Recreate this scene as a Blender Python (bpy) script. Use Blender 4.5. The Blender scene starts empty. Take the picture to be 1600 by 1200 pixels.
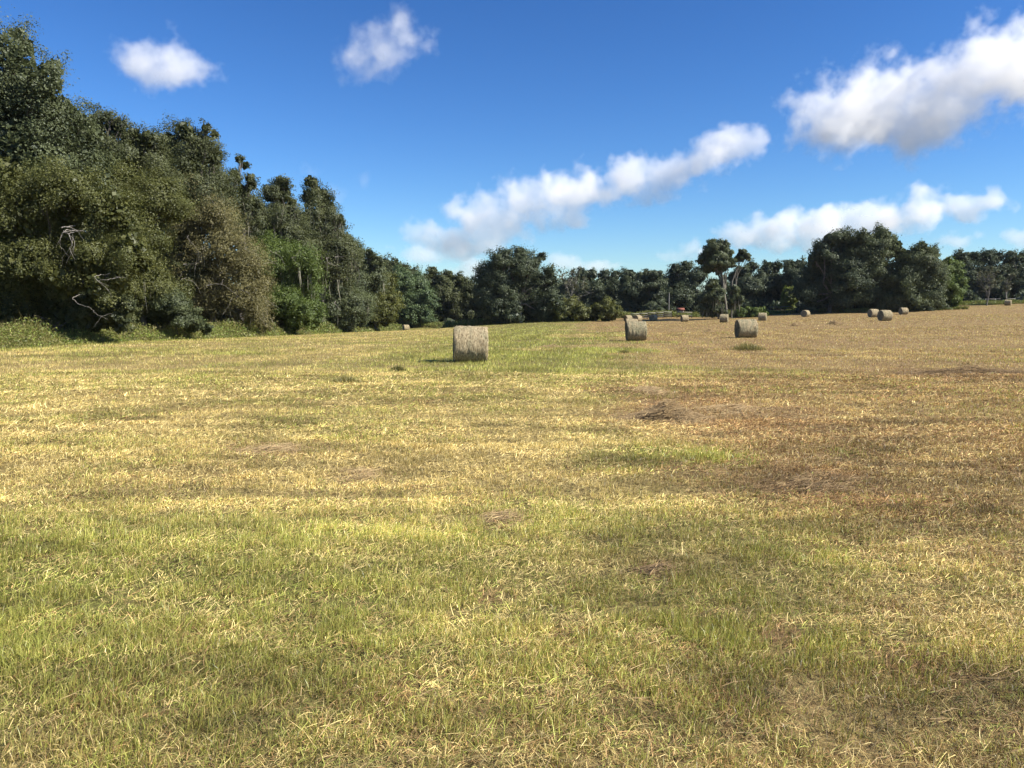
import bpy, math, random
import numpy as np
from mathutils import Vector

SC = bpy.context.scene
COL = SC.collection
RNG = np.random.default_rng(11)
R = math.radians
F = 1250.0            # focal length in photograph pixels (1600 wide)
HC = 1.75             # eye height
PITCH = math.atan((600 - 489) / F)

# ------------------------------------------------------------------ camera
cam = bpy.data.cameras.new("camera"); cam.sensor_width = 36
cam.lens = 36 * F / 1600; cam.clip_start = 0.05; cam.clip_end = 60000
co = bpy.data.objects.new("camera", cam); COL.objects.link(co)
co.location = (0, 0, HC); co.rotation_euler = (math.pi / 2 - PITCH, 0, 0)
SC.camera = co
_cp, _sp = math.cos(PITCH), math.sin(PITCH)

def at(u, v, Y):
    """point at world depth Y seen at photograph position (u, v)"""
    a = (u - 800) / F; b = (600 - v) / F
    dy = _cp + b * _sp; dz = -_sp + b * _cp
    t = Y / dy
    return np.array((a * t, Y, HC + dz * t))

def px(Y):            # metres per photograph pixel at depth Y
    return Y / F

# ------------------------------------------------------------------ light
SUN = Vector((0.72, -0.24, 0.66)).normalized()
elev = math.asin(SUN.z); azim = math.atan2(SUN.x, SUN.y)
sl = bpy.data.lights.new("sun", 'SUN'); sl.energy = 5.0; sl.angle = R(0.5); sl.color = (1.0, 0.93, 0.80)
so = bpy.data.objects.new("sun", sl); COL.objects.link(so)
so.rotation_euler = (-SUN).to_track_quat('-Z', 'Y').to_euler(); so.location = (60, -20, 60)
W = bpy.data.worlds.new("World"); SC.world = W; W.use_nodes = True
nt = W.node_tree; nt.nodes.clear()
sky = nt.nodes.new('ShaderNodeTexSky'); sky.sky_type = 'NISHITA'; sky.sun_disc = False
sky.sun_elevation = elev; sky.sun_rotation = azim
sky.altitude = 0; sky.air_density = 1.0; sky.dust_density = 0.25; sky.ozone_density = 3.0
hs = nt.nodes.new('ShaderNodeHueSaturation'); hs.inputs['Saturation'].default_value = 1.18
bg = nt.nodes.new('ShaderNodeBackground'); bg.inputs['Strength'].default_value = 0.05
ow = nt.nodes.new('ShaderNodeOutputWorld')
gm_ = nt.nodes.new('ShaderNodeGamma'); gm_.inputs[1].default_value = 1.33
ml = nt.nodes.new('ShaderNodeMix'); ml.data_type = 'RGBA'; ml.blend_type = 'MULTIPLY'; ml.inputs[0].default_value = 1; ml.inputs[7].default_value = (.65, .74, .86, 1)
nt.links.new(sky.outputs[0], hs.inputs['Color']); nt.links.new(hs.outputs[0], gm_.inputs[0]); nt.links.new(gm_.outputs[0], ml.inputs[6])
nt.links.new(ml.outputs[2], bg.inputs[0]); nt.links.new(bg.outputs[0], ow.inputs[0])
SC.view_settings.view_transform = 'Standard'; SC.view_settings.look = 'None'
SC.view_settings.exposure = 1.05; SC.view_settings.gamma = 1
cy = SC.cycles
cy.max_bounces = 12; cy.diffuse_bounces = 4; cy.glossy_bounces = 2; cy.transmission_bounces = 4
cy.transparent_max_bounces = 8; cy.volume_bounces = 10
cy.use_denoising = True

# ------------------------------------------------------------------ helpers
def tag(o, label=None, cat=None, group=None, kind=None):
    if label: o['label'] = label
    if cat: o['category'] = cat
    if group: o['group'] = group
    if kind: o['kind'] = kind
    return o

def link(name, me, mat=None, parent=None):
    o = bpy.data.objects.new(name, me); COL.objects.link(o)
    if mat: me.materials.append(mat)
    if parent: o.parent = parent
    return o

def empty(name, loc=(0, 0, 0)):
    o = bpy.data.objects.new(name, None); COL.objects.link(o); o.location = loc
    o.empty_display_size = 0.2
    return o

def mesh_from(name, verts, faces_flat, sizes, col=None, smooth=False):
    """fast mesh: verts (n,3), flat loop indices, face sizes"""
    verts = np.ascontiguousarray(verts, np.float32)
    faces_flat = np.ascontiguousarray(faces_flat, np.int32); sizes = np.ascontiguousarray(sizes, np.int32)
    me = bpy.data.meshes.new(name)
    me.vertices.add(len(verts)); me.vertices.foreach_set('co', verts.ravel())
    me.loops.add(len(faces_flat)); me.loops.foreach_set('vertex_index', faces_flat)
    me.polygons.add(len(sizes))
    st = np.zeros(len(sizes), np.int32); st[1:] = np.cumsum(sizes)[:-1]
    me.polygons.foreach_set('loop_start', st)
    if smooth: me.polygons.foreach_set('use_smooth', np.ones(len(sizes), bool))
    if col is not None:
        a = me.color_attributes.new('tint', 'FLOAT_COLOR', 'POINT')
        c = np.ones((len(verts), 4), np.float32); c[:, :3] = col
        a.data.foreach_set('color', c.ravel())
    me.update(calc_edges=True)
    return me

def norm(a):
    return a / np.maximum(np.linalg.norm(a, axis=-1, keepdims=True), 1e-9)

# value noise
_H = np.random.default_rng(5).random((256, 256)).astype(np.float32)
def vnoise(x, y):
    x = np.asarray(x, np.float64); y = np.asarray(y, np.float64)
    xi = np.floor(x).astype(int); yi = np.floor(y).astype(int)
    fx = x - xi; fy = y - yi
    fx = fx * fx * (3 - 2 * fx); fy = fy * fy * (3 - 2 * fy)
    x0 = xi & 255; x1 = (xi + 1) & 255; y0 = yi & 255; y1 = (yi + 1) & 255
    return (_H[x0, y0] * (1 - fx) + _H[x1, y0] * fx) * (1 - fy) + (_H[x0, y1] * (1 - fx) + _H[x1, y1] * fx) * fy
def fbm(x, y, o=4):
    s = 0; a = 0.5; t = 0
    for k in range(o):
        s = s + a * vnoise(x * 2 ** k + 17.3 * k, y * 2 ** k + 9.1 * k); t += a; a *= 0.5
    return s / t
def sst(a, b, x):
    t = np.clip((x - a) / (b - a), 0, 1); return t * t * (3 - 2 * t)

# materials --------------------------------------------------------
def new_mat(name):
    m = bpy.data.materials.new(name); m.use_nodes = True
    n = m.node_tree.nodes; n.clear()
    out = n.new('ShaderNodeOutputMaterial')
    return m, m.node_tree, out

def leaf_mat(name, trans=0.35, gloss=0.06, rough=0.5):
    m, t, out = new_mat(name); n = t.nodes; L = t.links
    at_ = n.new('ShaderNodeVertexColor'); at_.layer_name = 'tint'
    d = n.new('ShaderNodeBsdfDiffuse'); tr = n.new('ShaderNodeBsdfTranslucent'); g = n.new('ShaderNodeBsdfGlossy')
    g.inputs['Roughness'].default_value = rough; g.inputs['Color'].default_value = (.8, .85, .9, 1)
    mx = n.new('ShaderNodeMixShader'); mx.inputs[0].default_value = trans
    m2 = n.new('ShaderNodeMixShader'); m2.inputs[0].default_value = gloss
    bc = n.new('ShaderNodeHueSaturation'); bc.inputs['Saturation'].default_value = 1.1; bc.inputs['Value'].default_value = 1.25
    L.new(at_.outputs[0], d.inputs[0]); L.new(at_.outputs[0], bc.inputs['Color']); L.new(bc.outputs[0], tr.inputs[0])
    L.new(d.outputs[0], mx.inputs[1]); L.new(tr.outputs[0], mx.inputs[2])
    L.new(mx.outputs[0], m2.inputs[1]); L.new(g.outputs[0], m2.inputs[2]); L.new(m2.outputs[0], out.inputs[0])
    return m

def bark_mat(name, c0, c1, scale=6.0):
    m, t, out = new_mat(name); n = t.nodes; L = t.links
    tc = n.new('ShaderNodeTexCoord'); mp = n.new('ShaderNodeMapping'); mp.inputs['Scale'].default_value = (1, 1, .25)
    ns = n.new('ShaderNodeTexNoise'); ns.inputs['Scale'].default_value = scale; ns.inputs['Detail'].default_value = 6
    cr = n.new('ShaderNodeValToRGB'); cr.color_ramp.elements[0].color = (*c0, 1); cr.color_ramp.elements[1].color = (*c1, 1)
    cr.color_ramp.elements[0].position = .35; cr.color_ramp.elements[1].position = .65
    b = n.new('ShaderNodeBsdfPrincipled'); b.inputs['Roughness'].default_value = .9
    bp = n.new('ShaderNodeBump'); bp.inputs['Strength'].default_value = .6; bp.inputs['Distance'].default_value = .05
    L.new(tc.outputs['Object'], mp.inputs[0]); L.new(mp.outputs[0], ns.inputs[0]); L.new(ns.outputs[0], cr.inputs[0])
    L.new(cr.outputs[0], b.inputs['Base Color']); L.new(ns.outputs[0], bp.inputs['Height']); L.new(bp.outputs[0], b.inputs['Normal'])
    L.new(b.outputs[0], out.inputs[0])
    return m

M_LEAF = leaf_mat('oak leaves', .30, .018, .5)
M_GRASS = leaf_mat('grass blades', .35, .03, .4)
M_MOSS = leaf_mat('hanging moss', .30, .0, .9)
M_BARK = bark_mat('oak bark', (.05, .042, .034), (.15, .135, .115))
M_PALE = bark_mat('pale bark', (.15, .135, .11), (.34, .31, .26))
M_MIDB = bark_mat('weathered bark', (.09, .082, .066), (.20, .185, .15))
M_GREYB = bark_mat('grey bark', (.09, .085, .075), (.20, .19, .17))
M_DEAD = bark_mat('bleached dead wood', (.13, .12, .10), (.34, .31, .27), 14)
M_STRAW = leaf_mat('loose hay', .2, .03, .6)

# ------------------------------------------------------------------ bales (measured in the photo), used to level the ground too
D_B, W_B = 1.42, 1.24
#        u      v_top  v_bot   yaw   tone label
BALES = [
 (734.5, 506.0, 566.0,  6, .00, "largest and nearest round hay bale, standing alone in the yellow-green stubble"),
 (994.5, 499.5, 533.0, -1, .35, "greenish weathered round bale in front of a tan bale peeking out over its top"),
 (987.0, 497.0, 518.0,  0, .05, "tan round bale mostly hidden behind the greenish weathered bale"),
 (1167., 496.0, 528.0,  0, .25, "big round bale on the brown stubble with dark end showing, below the tall pale-trunked tree"),
 (634.0, 507.0, 517.0, 28, -.1, "small far bale alone by the weeds under the rounded bluish-green tree"),
 (981.5, 491.7, 502.5, 25, .10, "tiny bale top showing just above the tan hidden bale, farthest left of the cluster"),
 (997.0, 491.7, 502.5, 35, -.1, "tiny bale with a sunlit edge between the hidden bale and the dark-ended one"),
 (1021., 491.3, 501.6, 48, -.2, "far bale turned to show a round dark end, in front of the dark board fence"),
 (1070., 491.5, 503.0,  4, .05, "far bale right below the two pale fence boards beside the red-roofed hut"),
 (1132., 490.0, 504.0,-22, .20, "far bale directly below the trunk of the tall pale-trunked tree"),
 (1192., 488.0, 501.0,-24, .15, "far grey bale just left of the green board fence panel"),
 (1259., 483.7, 494.9, 40, -.2, "far bale with large dark end, against the deep shade of the big oak"),
 (1365.5,482.0, 495.6,  8, .00, "bale standing close behind the larger bale in front of the big oaks"),
 (1384., 483.0, 501.3,  6, .10, "front bale of the three in a cluster before the big oaks"),
 (1412.5,480.0, 491.5,  4, .05, "bale set apart farthest from the camera of the three before the big oaks"),
 (1576., 467.7, 477.3,-42, .10, "far bale at the field edge with sunlit right end, by two thin trunks"),
 (1594., 464.5, 473.3,  5, .60, "dull brown old bale at the very edge beyond the sunlit-ended bale"),
]
def bale_Y(b): return F * D_B / (b[2] - b[1])

# ------------------------------------------------------------------ terrain: thin plate through measured ground points
ctrl = []
for b in BALES:
    Y = bale_Y(b); ctrl.append(at(b[0], b[2], Y))
for (u, v, Y) in [(0, 540, 46), (250, 531, 64), (500, 521, 116), (800, 505, 168), (900, 500, 175), (1040, 497, 178), (1130, 496, 178),
                  (1250, 489, 178), (1500, 480, 182), (1600, 473, 200), (700, 512, 176), (1600, 545, 42), (0, 610, 19), (1600, 610, 19)]:
    ctrl.append(at(u, v, Y))
for (x, y) in [(0, 0), (-10, 0), (10, 0), (0, 8), (-8, 10), (8, 10), (0, -20), (-25, -20), (25, -20), (0, 18)]:
    ctrl.append(np.array((x, y, 0.)))
for (x, y, z) in [(-70, 60, -.8), (-80, 200, -2.5), (-60, 300, -1.5), (60, 300, 1.5), (160, 300, 4), (180, 180, 4), (120, 60, 1.5), (60, 0, .2), (-60, 0, -.3), (0, 300, 0.3)]:
    ctrl.append(np.array((x, y, z)))
ctrl = np.array(ctrl)
def _tps(r2):
    return np.where(r2 > 1e-9, r2 * np.log(np.maximum(r2, 1e-9)), 0)
_S = 50.0
P = ctrl[:, :2] / _S; n_ = len(P)
K = _tps(((P[:, None] - P[None]) ** 2).sum(-1)) + np.eye(n_) * 0.02
Q = np.c_[np.ones(n_), P]
A = np.zeros((n_ + 3, n_ + 3)); A[:n_, :n_] = K; A[:n_, n_:] = Q; A[n_:, :n_] = Q.T
sol = np.linalg.solve(A, np.r_[ctrl[:, 2], 0, 0, 0])
def terrain(x, y):
    x = np.asarray(x, float); y = np.asarray(y, float)
    sh = x.shape
    xc = np.clip(x, -150, 220); yc = np.clip(y, -40, 320)
    p = np.stack([xc.ravel(), yc.ravel()], -1) / _S
    out = np.empty(len(p))
    for i in range(0, len(p), 40000):
        q = p[i:i + 40000]
        k = _tps(((q[:, None] - P[None]) ** 2).sum(-1))
        out[i:i + 40000] = k @ sol[:n_] + sol[n_] + q @ sol[n_ + 1:]
    return out.reshape(sh)
def rough(x, y):
    """small lumps of the mown field"""
    return (fbm(x * .5, y * .5, 2) - .5) * .10 + (fbm(x * 2.3, y * 2.3, 2) - .5) * .035
def tz(x, y): return float(terrain(np.array([x]), np.array([y]))[0])
def ground(x, y): return terrain(x, y) + rough(x, y)

# zones of the field: green, brown, straw brightness, lushness
def gpx(u, v):
    """ground point under photograph position (u, v), near field"""
    Y = HC * F / (v - 489.0); p = at(u, v, Y); return p[0], p[1]
def blob(x, y, u, v, ru, rv):
    cx, cy_ = gpx(u, v); sx = ru * px(cy_); sy = max(abs(gpx(u, v - rv)[1] - cy_), .15)
    d = ((x - cx) / sx) ** 2 + ((y - cy_) / sy) ** 2
    return np.exp(-d * 1.3)
def field_edge(x):
    return np.interp(x, [-30, -20, -13, 17, 23, 40, 48, 66, 72, 96, 102, 160], [200, 195, 168, 168, 184, 184, 178, 179, 170, 170, 192, 196])
def dull(x, y):  # scales the straw and brown colours darker in the near strip and brown side
    """darker straw of the near strip and the brown side"""
    n1 = fbm(x * .5 + 90, y * .7 + 4, 3)
    a = sst(5.8, 4.0, y + (n1 - .5) * 2.5); b = sst(-1, 3, x - .06 * y + (n1 - .5) * 3) * sst(16, 7, y)
    return 1 - np.clip(.05 * a + .12 * b, 0, .3) * (.6 + .8 * n1)
def zones(x, y):
    n1 = fbm(x * .22 + 3, y * .22 + 5, 4); n2 = fbm(x * .9 + 31, y * .9, 4); n3 = fbm(x * .05 + 7, y * .035 + 2, 3)
    n4 = fbm(x * 3.1 + 11, y * 3.1 + 4, 3)
    xb = 2.0 + .06 * (y - 6) + (n1 - .5) * 5 * np.clip(y / 15, .35, 3)
    right = sst(-1.2, 2.0, (x - xb) / np.clip(y / 14, .6, 3))
    g = 0.30 + (n1 - .5) * 1.2 + (n2 - .5) * 1.0
    # green swathe across the foreground
    g += .55 * sst(9.0, 5.0, y + (n2 - .5) * 4.5 + (n1 - .5) * 6) * sst(2.6, 4.6, y) * (1 - .5 * right) * np.clip(.3 + 1.9 * (n1 - .2), .15, 1.5)
    g += .16 * sst(4.8, 3.6, y)
    # lime strip running away left of the brown side
    lime = sst(18, 34, y) * np.exp(-((x - xb + 3.2 + .02 * y) / (3.5 + .03 * y)) ** 2)
    g += .75 * lime
    g -= .14 * sst(5.8, 7.2, y) * sst(11, 8, y) * (1 - right)
    g -= .30 * right * sst(5, 9, y)
    for (u, v, ru, rv, w) in [(1050, 712, 120, 16, .8), (1150, 725, 60, 12, .6), (930, 720, 80, 18, .35), (1330, 712, 40, 12, .45), (870, 800, 120, 30, .3),
                              (1080, 610, 120, 10, .45), (1300, 890, 130, 30, .25), (540, 592, 40, 6, .3), (1230, 608, 60, 8, .35), (1460, 640, 120, 8, .35), (1350, 560, 160, 5, .35), (1180, 575, 120, 5, .3), (1500, 540, 140, 4, .35), (1450, 705, 90, 10, .3)]:
        g += w * blob(x, y, u, v, ru, rv)
    br = .10 + .62 * right * sst(3.5, 8, y) + .34 * sst(5.2, 3.6, y) * sst(-3, 1.5, x) + (n2 - .5) * .7 + (n1 - .5) * .35
    for (u, v, ru, rv, w) in [(1080, 640, 120, 22, .75), (1020, 612, 70, 14, .45), (1180, 655, 90, 16, .35), (420, 706, 90, 10, .6), (560, 738, 40, 8, .5),
                              (790, 815, 45, 14, .6), (740, 780, 40, 8, .35), (300, 640, 60, 6, .4), (180, 655, 60, 6, .4), (660, 630, 60, 7, .4),
                              (1500, 577, 110, 7, .9), (1030, 895, 45, 14, .6), (1560, 880, 50, 20, .5), (1290, 740, 120, 14, .4), (1400, 800, 160, 25, .3),
                              (1250, 770, 90, 12, .4), (950, 720, 20, 6, .3), (930, 605, 60, 6, .3), (650, 765, 20, 6, .4), (550, 875, 12, 6, .4), (300, 1010, 40, 16, .5), (900, 1010, 60, 20, .5), (1200, 1000, 70, 20, .5), (1450, 1060, 80, 30, .55), (600, 1120, 60, 25, .5), (1150, 1120, 70, 30, .45), (150, 1130, 60, 25, .45), (1380, 960, 60, 16, .45), (230, 900, 30, 10, .4), (760, 940, 30, 10, .45)]:
        br += w * blob(x, y, u, v, ru, rv)
    # green verge along the trees
    verge = sst(-22.5, -25.5, x + (n1 - .5) * 4 + .0 * y) * sst(36, 42, y)
    far = sst(150, 168, y + (n1 - .5) * 12 - .04 * x)
    g += .5 * verge + .35 * far; br = br * (1 - .7 * verge)
    # forest floor
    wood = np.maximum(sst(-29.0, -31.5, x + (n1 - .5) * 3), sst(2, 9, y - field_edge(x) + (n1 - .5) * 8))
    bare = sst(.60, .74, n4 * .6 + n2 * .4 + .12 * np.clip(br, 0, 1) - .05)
    return np.clip(g, 0, 1), np.clip(br, 0, 1), np.clip(wood, 0, 1), bare, n3

# ------------------------------------------------------------------ ground sheet
rings = np.r_[0.4, np.geomspace(1.2, 420, 430), np.geomspace(440, 6000, 24)]
th = np.concatenate([np.linspace(-48, 48, 640), np.linspace(50, 310, 105)]) * math.pi / 180
rr, tt = np.meshgrid(rings, th, indexing='ij')
gx = rr * np.sin(tt); gy = rr * np.cos(tt)
fade = 1 - sst(300, 450, rr)
gz = terrain(gx, gy) + rough(gx, gy) * sst(250, 60, rr)
nr, nth = rr.shape
idx = np.arange(nr * nth).reshape(nr, nth)
a_ = idx[:-1]; b_ = idx[1:]
q = np.stack([a_, np.roll(a_, -1, 1), np.roll(b_, -1, 1), b_], -1).reshape(-1, 4)[:, ::-1]
V = np.stack([gx, gy, gz], -1).reshape(-1, 3)
V = np.vstack([V, [[0, 0, tz(0, 0)]]])
cap = np.stack([np.full(nth, len(V) - 1), np.roll(idx[0], -1), idx[0]], -1)
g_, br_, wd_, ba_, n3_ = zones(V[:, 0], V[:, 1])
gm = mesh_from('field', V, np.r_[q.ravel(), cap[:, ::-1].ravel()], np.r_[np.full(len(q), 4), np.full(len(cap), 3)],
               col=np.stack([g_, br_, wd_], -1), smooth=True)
def ground_mat():
    m, t, out = new_mat('mown field'); n = t.nodes; L = t.links
    vc = n.new('ShaderNodeVertexColor'); vc.layer_name = 'tint'
    sp = n.new('ShaderNodeSeparateColor'); L.new(vc.outputs[0], sp.inputs[0])
    tc = n.new('ShaderNodeTexCoord')
    def noise(scale, detail=5, rough=.6, stretch=(1, 1, 1)):
        mp = n.new('ShaderNodeMapping'); mp.inputs['Scale'].default_value = stretch
        x = n.new('ShaderNodeTexNoise'); x.inputs['Scale'].default_value = scale; x.inputs['Detail'].default_value = detail; x.inputs['Roughness'].default_value = rough
        L.new(tc.outputs['Object'], mp.inputs[0]); L.new(mp.outputs[0], x.inputs[0]); return x
    def mix(fac, c1, c2, blend='MIX'):
        x = n.new('ShaderNodeMix'); x.data_type = 'RGBA'; x.blend_type = blend
        if isinstance(fac, float): x.inputs[0].default_value = fac
        else: L.new(fac, x.inputs[0])
        for k, c in ((6, c1), (7, c2)):
            if isinstance(c, tuple): x.inputs[k].default_value = (*c, 1)
            else: L.new(c, x.inputs[k])
        return x.outputs[2]
    def rng(s, a, b, c=0., d=1.):
        x = n.new('ShaderNodeMapRange'); x.inputs[1].default_value = a; x.inputs[2].default_value = b; x.inputs[3].default_value = c; x.inputs[4].default_value = d
        L.new(s, x.inputs[0]); return x.outputs[0]
    nf = noise(14, 6, .7, (1, 1, 1)); nm = noise(1.7, 6, .65, (.7, 1.0, 1)); nl = noise(.35, 5, .6, (.6, 1.0, 1)); nb = noise(60, 3, .6)
    straw = mix(rng(nf.outputs[0], .35, .65), (.10, .07, .028), (.40, .31, .13))
    green = mix(rng(nf.outputs[0], .35, .65), (.055, .055, .016), (.20, .19, .06))
    brown = mix(rng(nf.outputs[0], .35, .65), (.075, .045, .02), (.33, .23, .11))
    add = n.new('ShaderNodeMath'); add.operation = 'ADD'; L.new(sp.outputs[0], add.inputs[0]); L.new(rng(nm.outputs[0], .3, .7, -.25, .25), add.inputs[1])
    add2 = n.new('ShaderNodeMath'); add2.operation = 'ADD'; L.new(sp.outputs[1], add2.inputs[0]); L.new(rng(nl.outputs[0], .3, .7, -.3, .3), add2.inputs[1])
    c = mix(rng(add.outputs[0], .15, .85), straw, green)
    c = mix(rng(add2.outputs[0], .15, .80), c, brown)
    # thin dark thatch patches
    patch = n.new('ShaderNodeMath'); patch.operation = 'MULTIPLY'; L.new(rng(nm.outputs[0], .56, .70), patch.inputs[0]); L.new(rng(nf.outputs[0], .40, .6), patch.inputs[1])
    c = mix(patch.outputs[0], c, (.10, .07, .035))
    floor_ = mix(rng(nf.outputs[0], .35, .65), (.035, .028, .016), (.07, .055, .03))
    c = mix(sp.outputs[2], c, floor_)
    b = n.new('ShaderNodeBsdfPrincipled'); b.inputs['Roughness'].default_value = .95; b.inputs['Specular IOR Level'].default_value = .1
    bp = n.new('ShaderNodeBump'); bp.inputs['Strength'].default_value = .9; bp.inputs['Distance'].default_value = .06
    ad = n.new('ShaderNodeMath'); ad.operation = 'ADD'; L.new(nf.outputs[0], ad.inputs[0]); L.new(nm.outputs[0], ad.inputs[1])
    L.new(ad.outputs[0], bp.inputs['Height']); L.new(bp.outputs[0], b.inputs['Normal'])
    L.new(c, b.inputs['Base Color']); L.new(b.outputs[0], out.inputs[0])
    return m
tag(link('ground', gm, ground_mat()), 'wide mown hay field of yellow stubble with green and brown patches', 'field', kind='structure')

# ------------------------------------------------------------------ grass blades
def blades(x, y, z, length, width, lean_dir, lean, face, c0, c1, seg=2):
    """curved tapering blades; returns verts, flat faces, sizes, colours"""
    n = len(x)
    base = np.stack([x, y, z], -1)
    ld = np.stack([np.cos(lean_dir), np.sin(lean_dir), np.zeros(n)], -1)
    sd = np.stack([np.cos(face), np.sin(face), np.zeros(n)], -1)
    if seg == 2:
        m = base + ld * (lean * length * .28)[:, None]; m[:, 2] += length * .58 * np.sqrt(np.clip(1 - (lean * .45) ** 2, .05, 1))
        t = base + ld * (lean * length * .85)[:, None]; t[:, 2] += length * np.sqrt(np.clip(1 - (lean * .8) ** 2, .03, 1))
        w = sd * (width * .5)[:, None]
        V = np.stack([base - w, base + w, m + w * .8, m - w * .8, t], 1).reshape(-1, 3)
        o = (np.arange(n) * 5)[:, None]
        f = (o + np.array([0, 1, 2, 3, 3, 2, 4])).ravel()
        s = np.tile([4, 3], n)
        mid = c0 * .5 + c1 * .5
        C = np.stack([c0, c0, mid, mid, c1], 1).reshape(-1, 3)
    else:
        t = base + ld * (lean * length * .8)[:, None]; t[:, 2] += length * np.sqrt(np.clip(1 - (lean * .8) ** 2, .03, 1))
        w = sd * (width * .5)[:, None]
        V = np.stack([base - w, base + w, t], 1).reshape(-1, 3)
        f = np.arange(3 * n); s = np.full(n, 3)
        C = np.stack([c0, c0, c1], 1).reshape(-1, 3)
    return V, f, s, C

def scatter(d0, d1, dens, half=.70, marg=2.5):
    ar = half * (d1 ** 2 - d0 ** 2) + 2 * marg * (d1 - d0)
    n = int(ar * dens)
    y = np.sqrt(RNG.uniform(d0 ** 2, d1 ** 2, int(n)))
    x = RNG.uniform(-1, 1, len(y)) * (half * y + marg)
    return x, y

VV, FF, SS, CC = [], [], [], []; off = 0
bands = [(2.2, 4.5, 9500), (4.5, 7, 6500), (7, 11, 3400), (11, 17, 1500), (17, 26, 700), (26, 42, 280), (42, 75, 75), (75, 125, 20), (125, 190, 8)]
for bi, (d0, d1, dens) in enumerate(bands):
    x, y = scatter(d0, d1, dens)
    g, br, wd, bare, n3 = zones(x, y)
    keep = RNG.random(len(x)) > np.clip(bare * .40 + wd, 0, 1)
    cl = fbm(x * 6.5, y * 6.5, 2)                                      # tufts
    gap = fbm(x * 1.6 + 70, y * 2.4 + 7, 3)                             # thin places where the thatch shows
    keep &= RNG.random(len(x)) < np.clip(1.25 - sst(.57, .74, gap) * .75, .5, 1)
    keep &= RNG.random(len(x)) < np.clip(.30 + (cl - .43) * 4.6, .05, 1)
    x, y, g, br, cl = x[keep], y[keep], g[keep], br[keep], cl[keep]
    n = len(x); r = RNG.random(n)
    gn = r < np.clip(g * 1.05 - .08, .05, .80)
    brn = (~gn) & (RNG.random(n) < br * .85)
    D = np.sqrt(x ** 2 + y ** 2)
    Ls = np.where(gn, RNG.uniform(.030, .085, n) * (.7 + .6 * g), np.where(brn, RNG.uniform(.03, .08, n), RNG.uniform(.03, .075, n)))
    Ls *= .75 + .7 * np.clip(cl, 0, 1)
    wscale = np.clip(D / 6.5, .9, 22)
    wd_ = np.where(gn, RNG.uniform(.0024, .0044, n), RNG.uniform(.0018, .0037, n)) * wscale
    Ls *= np.clip(.85 + D / 60, .85, 1.6)
    lean = np.where(gn, RNG.uniform(.05, .75, n), np.where(brn, RNG.uniform(.6, 1.22, n), RNG.uniform(.15, 1.15, n)))
    ld = np.where(RNG.random(n) < .45, RNG.normal(.3, .7, n), RNG.uniform(0, 2 * math.pi, n))
    face = RNG.uniform(0, math.pi, n)
    pat = fbm(x * .8 + 5, y * 2.2, 3) * .55 + fbm(x * .22 + 50, y * .8 + 8, 3) * .45
    v1 = (np.clip(RNG.normal(1, .33, n), .35, 1.8) * np.clip(1 + (pat - .5) * 2.0 + .17 * np.sin(6.2832 * (x - .10 * y) / 3.1 + 4 * fbm(x * .1, y * .06, 2)) * sst(9, 22, y), .5, 1.5))[:, None]; h = RNG.random(n)[:, None]
    cg = (np.array([.18, .225, .032]) * (1 - h) + np.array([.50, .51, .13]) * h) * v1
    cs = (np.array([.53, .395, .12]) * (1 - h) + np.array([.86, .71, .31]) * h) * v1
    cb = (np.array([.20, .108, .038]) * (1 - h) + np.array([.52, .325, .135]) * h) * v1
    cs = cs * dull(x, y)[:, None]; cb = cb * dull(x, y)[:, None]
    c1 = np.where(gn[:, None], cg, np.where(brn[:, None], cb, cs))
    # green blades often have dry tips and dry feet
    dry = (RNG.random(n) < .35)[:, None] & gn[:, None]
    c0 = np.where(gn[:, None], c1 * .75 + np.array([.10, .07, .02]), c1 * .8)
    c1 = np.where(dry, c1 * .5 + cs * .5, c1)
    z = ground(x, y) - .008
    Vb, f, s, C = blades(x, y, z, Ls, wd_, ld, lean, face, c0, c1, 2 if bi < 3 else 1)
    VV.append(Vb); FF.append(f + off); SS.append(s); CC.append(C); off += len(Vb)
gmesh = mesh_from('grass', np.concatenate(VV), np.concatenate(FF), np.concatenate(SS), np.concatenate(CC))
tag(link('grass', gmesh, M_GRASS), 'short mown grass and dry stubble standing over the field', 'grass', kind='stuff')
del VV, FF, SS, CC

# ------------------------------------------------------------------ loose hay: long bent straws
def straws(x, y, z, length, width, ang, tilt, col):
    """thin three point ribbons lying on things"""
    n = len(x)
    d = np.stack([np.cos(ang), np.sin(ang), np.zeros(n)], -1); sd = np.stack([-np.sin(ang), np.cos(ang), np.full(n, .35)], -1)
    b = np.stack([x, y, z], -1)
    m = b.copy(); m[:, 2] += np.abs(tilt) * length * .5 + .003
    bend = RNG.normal(0, .05, n)[:, None] * sd * length[:, None]
    p0 = b - d * length[:, None] * .5; p2 = b + d * length[:, None] * .5; p2[:, 2] += tilt * length
    m = m + bend
    w = sd * (width * .5)[:, None]
    V = np.stack([p0 - w, p0 + w, m + w, m - w, p2 + w * .4, p2 - w * .4], 1).reshape(-1, 3)
    o = (np.arange(n) * 6)[:, None]
    f = (o + np.array([0, 1, 2, 3, 3, 2, 4, 5])).ravel()
    return V, f, np.full(2 * n, 4), np.repeat(col, 6, 0)
def straw_cols(n, dark=0.):
    h = RNG.random(n)[:, None]; v = RNG.uniform(.3, 1.45, n)[:, None]
    a = np.array([.62, .48, .25]) * (1 - dark) + np.array([.26, .175, .085]) * dark
    b = np.array([.42, .29, .15]) * (1 - dark) + np.array([.11, .07, .035]) * dark
    return (a * h + b * (1 - h)) * v
VV, FF, SS, CC = [], [], [], []; off = 0
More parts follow.
